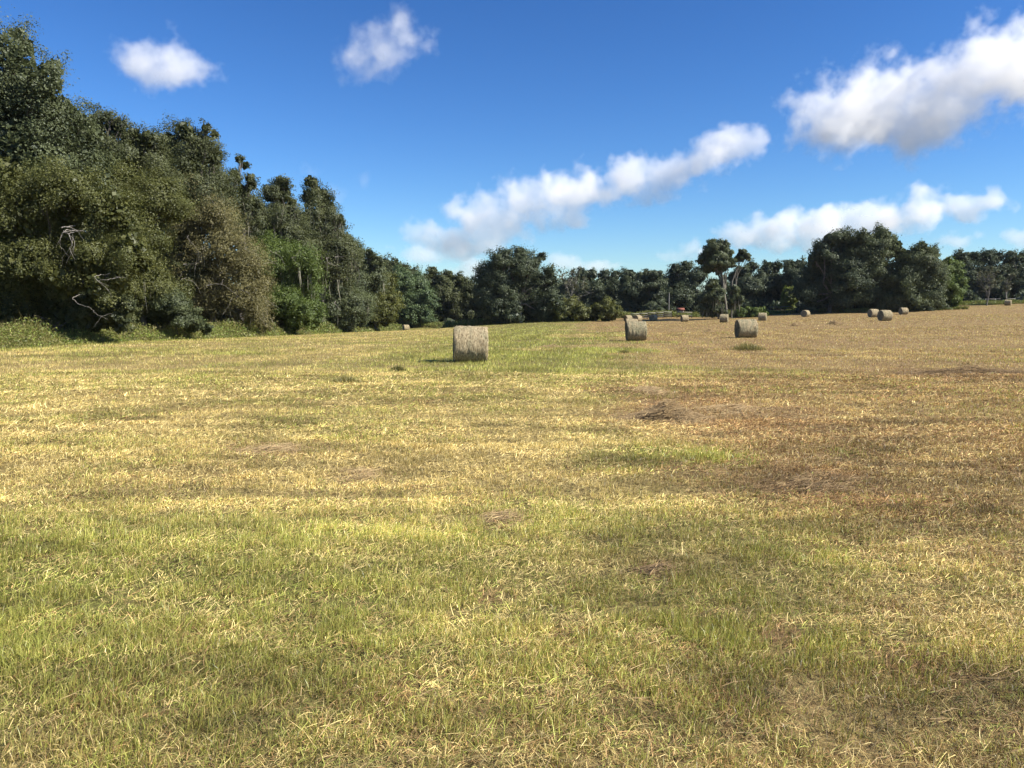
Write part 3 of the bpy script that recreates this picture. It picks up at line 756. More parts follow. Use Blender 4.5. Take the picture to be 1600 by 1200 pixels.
tree('oak_tree', 'dark oak behind the drooping olive tree, its top just right of the tallest oak', 'tree', 68,
     [(148, 198, 26), (183, 200, 22), (200, 245, 38), (140, 250, 42), (230, 222, 24), (210, 208, 12), (170, 300, 50), (230, 285, 40), (166, 182, 9)],
     'dark', 80000, leaf=.115, group=G_L, trunk_r=.45, clump=1.3, fill=.12, ragged=1.5)
tree('oak_tree', 'mid-green leafy oak standing between the drooping olive tree and the tan twiggy one', 'tree', 62,
     [(195, 300, 45), (235, 320, 40), (215, 385, 44), (240, 440, 34), (215, 455, 34), (255, 300, 34), (190, 470, 26)],
     'cedar', 80000, leaf=.10, group=G_L, trunk_r=.35, clump=.85, droop=.4, moss=70, moss_len=2.2)
tree('oak_tree', 'broad dark oak with a lumpy top and small sky gaps, above the tan twiggy tree', 'tree', 82,
     [(290, 207, 23), (264, 225, 24), (318, 222, 22), (333, 250, 15), (300, 255, 34), (248, 255, 32), (342, 285, 26), (300, 300, 40), (262, 290, 36), (322, 200, 10), (285, 350, 36), (265, 395, 34), (300, 420, 34), (330, 330, 30)],
     'dark', 95000, leaf=.13, group=G_L, trunk_r=.5, clump=.95, fill=.12, ragged=1.4, moss=60)
tree('oak_tree', 'spindly oak top with open limbs against the sky, between two fuller crowns', 'tree', 90,
     [(374, 249, 9), (366, 273, 10), (391, 279, 11), (381, 299, 15), (361, 312, 15), (397, 322, 14), (388, 340, 28), (360, 345, 28)],
 'dark', 20000, group=G_L, trunk_r=.4, clump=.6, fill=.08, ragged=1.3, moss=50, moss_len=2.0)
tree('oak_tree', 'round-topped dark oak with pale limbs, left neighbour of the pointed dense one', 'tree', 102,
     [(440, 287, 15), (424, 303, 17), (445, 307, 12), (411, 336, 16), (440, 338, 28), (412, 362, 30), (450, 370, 30)],
     'dark', 34000, group=G_L, trunk_r=.45, clump=.85, fill=.10, ragged=1.4, moss=120, moss_len=2.6,
     dead=[([(392, 340, -4), (398, 346, -4), (403, 352, -4)], .11)])
tree('oak_tree', 'dense pointed dark oak hung with grey moss, last tall peak of the left tree line', 'tree', 118,
     [(485, 284, 13), (482, 305, 14), (500, 308, 19), (510, 335, 18), (490, 345, 30), (522, 362, 20), (500, 390, 38), (470, 400, 34), (535, 395, 24), (530, 342, 9), (520, 430, 34)],
     'dark', 46000, group=G_L, trunk_r=.5, clump=.9, fill=.2, moss=260, moss_len=3.4,
     dead=[([(509, 404, -4), (512, 410, -4), (515, 413, -4), (518, 411, -4)], .12), ([(522, 402, -4), (540, 400, -4)], .06), ([(522, 473, -4), (528, 480, -4), (533, 484, -4)], .08)])
tree('oak_tree', 'lower dark oak where the left tree line slopes down, beside the mossy pointed oak', 'tree', 140,
     [(545, 385, 17), (556, 400, 20), (534, 415, 28), (562, 425, 26), (578, 396, 9), (590, 410, 12), (580, 430, 22), (550, 450, 30)],
     'oak', 30000, group=G_L, trunk_r=.4, clump=.9, moss=90, moss_len=2.4)
tree('twiggy_tree', 'tan half-bare twiggy tree with pale branch sprays, in the left tree line', 'tree', 80,
     [(298, 312, 34), (330, 342, 34), (285, 365, 42), (350, 385, 42), (382, 418, 38), (320, 425, 46), (385, 460, 36), (335, 475, 34), (268, 325, 28), (365, 500, 20), (395, 495, 20)],
     'tan', 80000, leaf=.105, group=G_L, trunk_r=.35, clump=.85, droop=.5, moss=70, moss_len=1.6, twigs=260, fill=.15, ragged=1.5,
     dead=[([(286, 414, -3.5), (302, 412, -3.6), (316, 410, -3.6)], .06), ([(282, 437, -3.5), (300, 438, -3.6), (307, 445, -3.5), (314, 460, -3.5)], .05),
           ([(322, 447, -3.5), (340, 443, -3.6), (352, 446, -3.5), (372, 463, -3.5)], .055), ([(292, 370, -3.5), (300, 380, -3.5), (312, 395, -3.5)], .04), ([(240, 424, -3), (246, 450, -3), (245, 475, -3), (250, 500, -3)], .06)])
tree('oak_tree', 'mid-green rounded tree with moss curtains, right of the tan twiggy tree', 'tree', 96,
     [(438, 392, 28), (470, 405, 28), (418, 415, 34), (460, 435, 34), (486, 428, 20), (430, 450, 30), (405, 390, 22)],
     'green', 48000, leaf=.14, group=G_L, trunk_r=.35, clump=.85, droop=.3, moss=170, moss_len=2.6, twigs=60,
     dead=[([(422, 393, -4), (434, 397, -4), (442, 405, -4)], .05), ([(455, 403, -4), (465, 411, -4)], .04)])
tree('leafy_bush', 'bright green leafy bush at the foot of the moss-curtained rounded tree', 'bush', 93,
     [(445, 478, 26), (474, 488, 22), (418, 490, 24), (492, 480, 15), (455, 500, 18), (400, 500, 16)], 'green', 34000, leaf=.13, group=G_L, trunk_r=.12, clump=.6)
tree('leafy_bush', 'dark glossy bush at the foot of the tan twiggy tree', 'bush', 63,
     [(265, 478, 24), (287, 495, 20), (242, 492, 22), (310, 505, 14)], 'oak', 26000, leaf=.12, group=G_L, trunk_r=.12, clump=.55)
tree('oak_tree', 'dark low oak under the mossy pointed oak, reaching the weeds', 'tree', 121,
     [(520, 455, 26), (540, 470, 28), (556, 482, 24), (515, 490, 24), (540, 498, 18), (500, 470, 22)], 'oak', 34000, group=G_L, trunk_r=.25, clump=.8, moss=80, moss_len=2.0)
tree('oak_tree', 'olive-tinted leafy tree between the low dark oak and the bluish-green round one', 'tree', 150,
     [(572, 428, 18), (592, 440, 20), (580, 460, 24), (600, 470, 20), (578, 488, 20), (602, 492, 14)], 'olive', 30000, group=G_L, trunk_r=.3, clump=.85, moss=50, moss_len=2)
tree('round_tree', 'rounded bluish-green tree behind the lone small bale', 'tree', 194,
     [(625, 436, 20), (645, 450, 24), (614, 460, 24), (652, 476, 22), (630, 486, 22), (665, 462, 12), (610, 490, 16), (660, 495, 14)], 'blue', 32000, group=G_L, trunk_r=.35, clump=1.0)
tree('oak_tree', 'thin dark tree top peeking over the rounded bluish-green tree', 'tree', 212,
     [(617, 412, 8), (632, 419, 8), (600, 413, 12), (640, 430, 14), (615, 430, 16), (590, 420, 12)], 'dark', 12000, group=G_L, trunk_r=.3, clump=.9)
tree('oak_tree', 'dark oak with two small knobs at its top, right of the rounded bluish-green tree', 'tree', 206,
     [(677, 424, 9), (700, 429, 8), (688, 440, 14), (675, 455, 16), (698, 462, 20), (680, 485, 18), (705, 488, 16), (665, 440, 12)], 'dark', 22000, group=G_L, trunk_r=.35, clump=1.0, moss=70, moss_len=3)
tree('oak_tree', 'low dark oak filling the corner left of the big central oak', 'tree', 206,
     [(718, 438, 12), (735, 448, 13), (728, 465, 20), (750, 470, 20), (722, 488, 16), (748, 490, 16), (712, 450, 12)], 'dark', 20000, group=G_L, trunk_r=.35, clump=1.0)
# --- centre
tree('oak_tree', 'big broad oak standing forward mid-way along the far edge, knobs on top', 'tree', 165,
     [(782, 408, 17), (812, 396, 12), (789, 397, 9), (838, 408, 10), (846, 399, 6), (815, 420, 26), (768, 432, 20), (858, 425, 10), (863, 440, 11), (843, 445, 24), (792, 455, 30),
      (830, 475, 26), (770, 480, 22), (862, 472, 17), (757, 428, 8), (800, 490, 18), (845, 492, 14), (762, 460, 16)],
     'dark', 60000, group=G_F, trunk_r=.55, clump=1.05, fill=.15, ragged=1.3, moss=40)
def bare_tree(label, u, vt, vb, Y, spread, mat, n=26, leaves=0, pal='grey'):
    b = at(u, vb, Y); bz = tz(b[0], Y) - .1; root = empty('bare_tree', (b[0], Y, bz)); tag(root, label, 'tree', G_F)
    H = at(u, vt, Y)[2] - bz; w = spread * px(Y)
    lst = [(wander((0, 0, 0), (0.1 * w, 0, H * .9), 10, .12), .16, .05)]; pts = []
    for k in range(n):
        z0 = RNG.uniform(.2, .75) * H; e = np.array([RNG.normal(0, .55) * w, RNG.normal(0, .55) * w, min(H, z0 + RNG.uniform(.1, .35) * H)])
        p = wander((0, 0, z0), e, 7, .25, .05); lst.append((p, .07, .03))
        for j in range(3):
            e2 = p[-2] + RNG.normal(0, .22, 3) * w + np.array([0, 0, .05 * H]); lst.append((wander(p[3 + j], e2, 5, .25), .04, .02)); pts.append(e2)
    tubes('trunk', lst, mat, root, 5)
    if leaves:
        lob = np.array([(*p, .7) for p in pts])
        (V, f, s, C), cc = make_crown(lob, .28, leaves, pal, .6, 0, .3); V[:, 2] = np.maximum(V[:, 2], .1)
        link('crown', mesh_from('crown', V, f, s, C), M_LEAF, root)
bare_tree('pale leafless grey tree beside the big central oak', 892, 422, 497, 172, 24, M_GREYB, 30, 900)
tree('leafy_bush', 'olive bushes under the pale leafless tree', 'bush', 166, [(888, 482, 16), (904, 488, 13), (876, 490, 10), (918, 490, 9)], 'olive', 9000, group=G_F, trunk_r=.1, clump=.7)
tree('leafy_bush', 'lone rounded light-green bush in front of the dark central trees', 'bush', 166, [(938, 485, 11), (950, 478, 12), (958, 486, 11), (945, 491, 11)], 'olive', 9000, group=G_F, trunk_r=.1, clump=.65)
row = [
 ('dark tree of the central row just right of the pale leafless tree', 212, [(910, 432, 12), (925, 428, 9), (905, 450, 16), (925, 455, 18), (915, 478, 18), (890, 445, 14), (880, 470, 16)]),
 ('dark tree second from the pale leafless tree in the central row, behind the lone bush', 218, [(945, 434, 10), (962, 430, 9), (945, 452, 16), (965, 455, 16), (955, 478, 18)]),
 ('squared dark tree in the central row, above the greenish weathered bale', 208, [(985, 430, 11), (998, 432, 9), (985, 452, 17), (1000, 460, 16), (988, 480, 17)]),
 ('straight-edged dark tree closing the central row, beside the bare pole', 204, [(1012, 430, 10), (1025, 430, 9), (1020, 448, 15), (1022, 465, 15), (1018, 483, 15)]),
 ('ragged dark oak right of the bare pole, behind the red-roofed hut', 222, [(1055, 420, 10), (1043, 458, 12), (1072, 417, 11), (1050, 440, 15), (1075, 440, 18), (1092, 432, 14), (1060, 465, 18), (1085, 465, 18)]),
 ('dark tree just right of the tall pale-trunked tree', 216, [(1158, 425, 11), (1175, 417, 10), (1165, 448, 18), (1188, 445, 18), (1175, 475, 18)]),
 ('dark tree above the green board fence panel', 222, [(1200, 417, 10), (1215, 415, 9), (1205, 440, 18), (1222, 450, 18), (1208, 475, 17)]),
 ('dark tree tucked against the left side of the big oaks', 216, [(1235, 414, 9), (1250, 413, 9), (1240, 435, 17), (1258, 450, 16), (1245, 475, 17)]),
 ('dark tree just right of the big oaks, behind the lighter one', 226, [(1500, 402, 11), (1520, 402, 11), (1505, 428, 20), (1525, 440, 18), (1512, 455, 15)]),
 ('dark tree behind the small leafless tree on the right', 224, [(1545, 400, 12), (1560, 402, 9), (1545, 428, 20), (1565, 440, 18), (1550, 455, 15)]),
 ('dark tree at the very right end of the far edge', 222, [(1580, 400, 11), (1598, 402, 11), (1585, 425, 20), (1612, 430, 22), (1600, 450, 18), (1640, 430, 26)]),
]
for (lab, Y, lo) in row:
    tree('oak_tree', lab, 'tree', Y, lo, 'dark', 17000, group=G_F, trunk_r=.35, clump=1.1, fill=.2)
# tall pale-trunked tree
b0 = at(1134, 496, 168)
tree('tall_tree', 'tall tree with pale straight trunk and high rounded crown above the far row', 'tree', 168,
     [(1120, 390, 13), (1106, 399, 10), (1137, 397, 10), (1124, 406, 14), (1097, 405, 5), (1142, 409, 7), (1113, 413, 10), (1112, 384, 7), (1130, 383, 7), (1128, 420, 6)],
     'oak', 17000, group=G_F, trunk_r=.30, clump=1.0, fill=.25, ragged=1.3, bark=M_MIDB, base=1134,
     bent=np.array([at(1136, 497, 168), at(1134, 475, 168), at(1131, 455, 168), at(1129, 435, 168), at(1124, 410, 168)]))
tree('tall_tree', 'thin pale trunk with small high leaf tuft, leaning away from the tall lone tree', 'tree', 170,
     [(1160, 394, 6), (1164, 400, 6), (1156, 402, 5), (1168, 402, 3)], 'oak', 3200, group=G_F, trunk_r=.17, clump=.7, bark=M_MIDB, base=1143,
     bent=np.array([at(1143, 497, 170), at(1143, 470, 170), at(1144, 440, 170), at(1150, 424, 170), at(1158, 406, 170)]))
tree('leafy_tree', 'grey-green vine-covered tree around the foot of the tall pale trunk', 'tree', 168.6,
     [(1113, 446, 10), (1120, 462, 12), (1104, 465, 11), (1122, 482, 10), (1102, 482, 10), (1148, 452, 8), (1152, 470, 9)], 'oak', 12000, group=G_F, trunk_r=.15, clump=.8, droop=.5, moss=60, moss_len=2.5)
tree('leafy_bush', 'low green thicket right of the tall pale trunk', 'bush', 172, [(1160, 490, 9), (1175, 488, 9), (1190, 490, 8)], 'green', 8000, group=G_F, trunk_r=.1, clump=.7)
tree('leafy_tree', 'small light-green sapling behind the green fence panel', 'tree', 190, [(1231, 458, 8), (1238, 468, 7), (1229, 473, 7), (1235, 482, 6)], 'lime', 4500, group=G_F, trunk_r=.12, clump=.6)
# --- big oaks on the right
tree('oak_tree', 'left one of the big joined oaks on the right, deep shade at its base', 'tree', 172,
     [(1300, 376, 17), (1284, 392, 14), (1320, 374, 16), (1269, 404, 9), (1335, 382, 18), (1300, 410, 30), (1278, 440, 26), (1300, 460, 28), (1330, 435, 32), (1268, 465, 16), (1320, 472, 20), (1264, 480, 12)],
     'dark', 52000, group=G_F, trunk_r=.6, clump=1.1, fill=.2, ragged=1.2)
tree('oak_tree', 'tallest middle one of the big joined oaks on the right', 'tree', 170,
     [(1350, 372, 14), (1380, 368, 14), (1369, 390, 24), (1398, 384, 15), (1411, 396, 9), (1365, 425, 34), (1350, 462, 26), (1395, 440, 28), (1385, 470, 22), (1345, 400, 20)],
     'oak', 52000, group=G_F, trunk_r=.6, clump=1.1, fill=.2, ragged=1.2)
tree('oak_tree', 'right one of the big joined oaks, its lower leaves sunlit', 'tree', 168,
     [(1440, 386, 11), (1425, 400, 15), (1455, 396, 12), (1440, 415, 24), (1458, 428, 18), (1420, 440, 28), (1450, 455, 25), (1425, 473, 16), (1460, 472, 14), (1400, 472, 16)],
     'oak', 46000, group=G_F, trunk_r=.5, clump=1.05, fill=.2)
tree('leafy_tree', 'lighter green tree at the right flank of the big joined oaks', 'tree', 172,
     [(1482, 425, 15), (1490, 448, 15), (1480, 466, 14), (1470, 440, 14), (1495, 468, 9), (1480, 410, 9)], 'green', 20000, group=G_F, trunk_r=.3, clump=.95)
bare_tree('small grey leafless tree right of the big oaks', 1542, 424, 470, 186, 16, M_GREYB, 18, 500)
bare_tree('pair of thin straight grey trunks beside the bale with the sunlit end', 1572, 430, 469, 190, 9, M_GREYB, 10, 400)

# --- woods behind that read as one mass
VV, FF, SS, CC = [], [], [], []; off = 0
lob = []
for k in range(280):
    y = RNG.uniform(50, 215); x = -37 - RNG.uniform(2, 24) - 1.5; r = RNG.uniform(2.8, 4.5)
    # below the front silhouettes
    top = np.interp(y, [50, 65, 80, 100, 130, 170, 215], [15, 14, 12.5, 10.5, 9.0, 8.0, 8.0])
    lob.append((x, y, tz(x, y) + RNG.uniform(1.5, top - r * .6), r))
lobn = [l for l in lob]
for k in range(190):
    x = RNG.uniform(-55, 190); y = RNG.uniform(236, 275); r = RNG.uniform(2.8, 4.6); lobn.append((x, y, tz(x, y) + RNG.uniform(1., 8.5), r))
for k in range(90):
    x = RNG.uniform(-40, 170); y = RNG.uniform(192, 236); r = RNG.uniform(1.4, 2.4); lobn.append((x, y, tz(x, y) + RNG.uniform(.5, 2.2), r))
for k in range(110):
    y = RNG.uniform(30, 150); x = -34.5 - RNG.uniform(0, 9); r = RNG.uniform(1.5, 2.6); lobn.append((x, y, tz(x, y) + RNG.uniform(.6, 3.2), r))
for k in range(60):
    y = RNG.uniform(20, 60); x = -48 - RNG.uniform(0, 25); r = RNG.uniform(3, 4.5); lobn.append((x, y, tz(x, y) + RNG.uniform(1.5, 12), r))
for k in range(220):
    x = RNG.uniform(-30, 185); y = RNG.uniform(240, 262); r = RNG.uniform(2.4, 3.4); lobn.append((x, y, tz(x, y) + RNG.uniform(.3, 3), r))
(V, f, s, C), cc = make_crown(np.array(lobn), .55, 460000, 'dark', 1.5, 0, .3, inner_k=2.6)
V[:, 2] = np.maximum(V[:, 2], -3.2)
tag(link('woods', mesh_from('woods', V, f, s, C), M_LEAF), 'deep dark woods filling in behind the front trees', 'woods', kind='stuff')

# ------------------------------------------------------------------ weeds along the trees
def weeds(x, y, hgt, pals, leaf, nper):
    n = len(x); z = terrain(x, y)
    k = np.repeat(np.arange(n), nper); m = len(k)
    t = RNG.random(m) ** .7
    P = np.stack([x[k] + RNG.normal(0, .16, m) * (1 + t), y[k] + RNG.normal(0, .16, m) * (1 + t), z[k] + .04 + t * hgt[k]], -1)
    N = norm(RNG.normal(0, 1, (m, 3)) + np.array([0.2, -.2, .4]))
    pi = RNG.integers(0, len(pals), n)
    lo = np.array([PAL[p][0] for p in pals])[pi][k]; hi = np.array([PAL[p][1] for p in pals])[pi][k]
    h = RNG.random(m)[:, None]; col = (lo * (1 - h) + hi * h) * 1.45 * RNG.uniform(.7, 1.25, n)[k][:, None]
    D = np.sqrt(x ** 2 + y ** 2)[k]
    A_ = leaf_quads(P, N, leaf * np.clip(D / 50, .9, 3) * RNG.uniform(.6, 1.3, m), .5, col)
    # upright stalks
    c = np.array([.20, .17, .06]) * RNG.uniform(.5, 1.3, n)[:, None]
    B_ = blades(x, y, z, hgt * RNG.uniform(.9, 1.4, n), .022 * np.clip(np.sqrt(x ** 2 + y ** 2) / 50, .9, 3), RNG.uniform(0, 6.28, n), RNG.uniform(0, .6, n), RNG.uniform(0, 3.14, n), c, c, 2)
    x3 = np.repeat(x, 4) + RNG.normal(0, .2, 4 * n); y3 = np.repeat(y, 4) + RNG.normal(0, .2, 4 * n); h3 = np.repeat(hgt, 4) * RNG.uniform(.5, 1.15, 4 * n)
    c3 = (np.array([.17, .16, .05]) + RNG.random((4 * n, 1)) * np.array([.16, .13, .05]))
    G_ = blades(x3, y3, terrain(x3, y3), h3, .03 * np.clip(np.sqrt(x3 ** 2 + y3 ** 2) / 50, .9, 4), RNG.uniform(0, 6.28, 4 * n), RNG.uniform(.1, .8, 4 * n), RNG.uniform(0, 3.14, 4 * n), c3 * .8, c3, 2)
    B_ = (np.vstack([B_[0], G_[0]]), np.r_[B_[1], G_[1] + len(B_[0])], np.r_[B_[2], G_[2]], np.vstack([B_[3], G_[3]]))
    V = np.vstack([A_[0], B_[0]]); f = np.r_[A_[1], B_[1] + len(A_[0])]; s = np.r_[A_[2], B_[2]]; C = np.vstack([A_[3], B_[3]])
    return V, f, s, C
n = 17000
y = 34 + RNG.random(n) ** 1.4 * 160; edge = -25.6 + (fbm(y * .12, y * 0 + 3, 3) - .5) * 2.4
x = edge - RNG.random(n) ** .8 * 4.6
lumps = fbm(x * .5, y * .35, 3)
h = np.clip(.72 + (lumps - .38) * 2.0, .5, 1.4) * RNG.uniform(.55, 1.25, n) * sst(0, 1.6, edge - x + .35)
wv = weeds(x, y, h, ['olive', 'lime', 'olive', 'tan', 'green'], .11, 16)
tag(link('undergrowth', mesh_from('undergrowth', *wv), M_LEAF), 'tall weeds and brambles along the foot of the left tree line', 'weeds', kind='stuff')
n = 8000
x = RNG.uniform(-26, 150, n); edge = field_edge(x) + (fbm(x * .06, x * 0 + 1, 3) - .5) * 4
y = edge - 1 + RNG.random(n) * 11
h = np.clip(.3 + (fbm(x * .12, y * .2, 3) - .35) * 3.0, .15, 1.5) * np.where(x > 60, .7, 1)
wv = weeds(x, y, h, ['olive', 'cedar', 'green', 'olive'], .12, 10)
tag(link('undergrowth', mesh_from('undergrowth_far', *wv), M_LEAF), 'rough grass and weeds along the far field edge', 'weeds', kind='stuff')

# ------------------------------------------------------------------ fences, pole, hut
def plain(name, col, rough=.8, var=.25):
    m, t, out = new_mat(name); n = t.nodes; L = t.links
    tc = n.new('ShaderNodeTexCoord'); ns = n.new('ShaderNodeTexNoise'); ns.inputs['Scale'].default_value = 5; ns.inputs['Detail'].default_value = 6
    L.new(tc.outputs['Object'], ns.inputs[0])
    mx = n.new('ShaderNodeMix'); mx.data_type = 'RGBA'; L.new(ns.outputs[0], mx.inputs[0])
    mx.inputs[6].default_value = (*[c * (1 - var) for c in col], 1); mx.inputs[7].default_value = (*[min(1, c * (1 + var)) for c in col], 1)
    b = n.new('ShaderNodeBsdfPrincipled'); b.inputs['Roughness'].default_value = rough; L.new(mx.outputs[2], b.inputs['Base Color']); L.new(b.outputs[0], out.inputs[0])
    return m
M_DARKW = plain('dark stained board', (.035, .032, .028)); M_PALEW = plain('pale board', (.15, .15, .11)); M_GREYW = plain('grey post', (.25, .24, .22))  # M_PALEW is the paler board colour of the top rails
M_RED = plain('rusty red sheet', (.17, .05, .03)); M_PINK = plain('pale wall board', (.30, .25, .21))
def boxm(name, c, s, mat, parent, rz=0.):
    c = np.array(c); s = np.array(s) / 2
    v = np.array([(i, j, k) for i in (-1, 1) for j in (-1, 1) for k in (-1, 1)], float) * s
    cr, sr = math.cos(rz), math.sin(rz); v[:, :2] = v[:, :2] @ np.array([[cr, sr], [-sr, cr]]); v += c
    f = [0, 1, 3, 2, 4, 6, 7, 5, 0, 4, 5, 1, 2, 3, 7, 6, 0, 2, 6, 4, 1, 5, 7, 3]
    o = link(name, mesh_from(name, v, f, np.full(6, 4)), mat, parent)
    md = o.modifiers.new('edge', 'BEVEL'); md.width = min(s) * .3; md.segments = 1
    return o
def fence(label, u0, u1, Y0, Y1, h, rails, railmat, postmat, step=2.6, rw=.16, group='fences beyond the field', topmat=None):
    x0 = (u0 - 800) / F * Y0; x1 = (u1 - 800) / F * Y1
    L = math.hypot(x1 - x0, Y1 - Y0); n = max(1, round(L / step)); ang = math.atan2(Y1 - Y0, x1 - x0)
    z0 = tz(x0, Y0); root = empty('board_fence', (x0, Y0, z0)); tag(root, label, 'fence', group)
    for i in range(n + 1):
        t = i / n; x = (x1 - x0) * t; y = (Y1 - Y0) * t; z = tz(x0 + x, Y0 + y) - z0
        boxm('post', (x, y, z + h / 2), (.14, .14, h + .1), postmat, root, ang)
    for k, r in enumerate(rails):
        pts = []
        for i in range(n):
            ta, tb = i / n, (i + 1) / n
            za = tz(x0 + (x1 - x0) * ta, Y0 + (Y1 - Y0) * ta); zb = tz(x0 + (x1 - x0) * tb, Y0 + (Y1 - Y0) * tb)
            pts.append((((x1 - x0) * (ta + tb) / 2, (Y1 - Y0) * (ta + tb) / 2 - .09, (za + zb) / 2 - z0 + r), (L / n - .02, .05, rw)))
        # one mesh per rail line
        Vs, Fs = [], []; o = 0
        for (c, s) in pts:
            c = np.array(c); s = np.array(s) / 2
            v = np.array([(i, j, k_) for i in (-1, 1) for j in (-1, 1) for k_ in (-1, 1)], float) * s
            cr, sr = math.cos(ang), math.sin(ang); v[:, :2] = v[:, :2] @ np.array([[cr, sr], [-sr, cr]]); v += c
            Vs.append(v); Fs.append(np.array([0, 1, 3, 2, 4, 6, 7, 5, 0, 4, 5, 1, 2, 3, 7, 6, 0, 2, 6, 4, 1, 5, 7, 3]) + o); o += 8
        m = topmat if (topmat and k == len(rails) - 1) else railmat
        link('rail', mesh_from('rail', np.concatenate(Vs), np.concatenate(Fs), np.full(6 * len(pts), 4)), m, root)
fence('long dark board fence with pale top rail, behind the far bales in the centre', 985, 1048, 176, 182, 1.35, [.35, .75, 1.25], M_DARKW, M_DARKW, topmat=M_PALEW, rw=.2)
fence('short pale-topped fence just behind the far bale beside the red-roofed hut', 1057, 1080, 178, 178, 1.3, [.5, 1.25], M_DARKW, M_DARKW, topmat=M_PALEW, rw=.2)
fence('green-edged three-board dark fence in the shade left of the big oaks', 1200, 1236, 184, 184, 1.45, [.45, .9, 1.4], M_DARKW, M_DARKW, step=2.8, rw=.16, topmat=M_PALEW)
fence('thin weathered rail fence under the pale leafless tree', 870, 925, 172, 174, 1.1, [.5, 1.0], M_GREYW, M_GREYW, step=3.5, rw=.09)
fence('thin grey rail fence along the right end of the far edge', 1536, 1640, 208, 218, 1.2, [.5, 1.1], M_GREYW, M_GREYW, step=3.5, rw=.09)
p = at(1045, 491, 186); root = empty('utility_pole', (p[0], 186, tz(p[0], 186))); tag(root, 'thin bare grey pole standing before the dark trees near the red-roofed hut', 'pole')
tubes('shaft', [(np.array([(0, 0, 0), (0, 0, 2.5), (0.02, 0, 5.4)]), .11, .08)], M_GREYW, root); boxm('cap', (0.02, 0, 5.45), (.2, .2, .08), M_GREYW, root)
p = at(1063, 490, 200); zt = tz(p[0], 200); root = empty('hut', (p[0], 200, zt)); tag(root, 'small hut with rust-red roof and pale wall, half hidden beyond the far fence', 'hut')
hz = at(1063, 484.5, 200)[2] - zt
boxm('wall', (0, 0, hz / 2), (1.5, 1.4, hz), M_PINK, root); 
v = np.array([(-.95, -1, hz), (.95, -1, hz), (.95, 1, hz), (-.95, 1, hz), (-.95, 0, hz + .55), (.95, 0, hz + .55)])
link('roof', mesh_from('roof', v, [0, 1, 5, 4, 2, 3, 4, 5, 0, 4, 3, 1, 2, 5, 3, 2, 1, 0], [4, 4, 3, 3, 4]), M_RED, root)

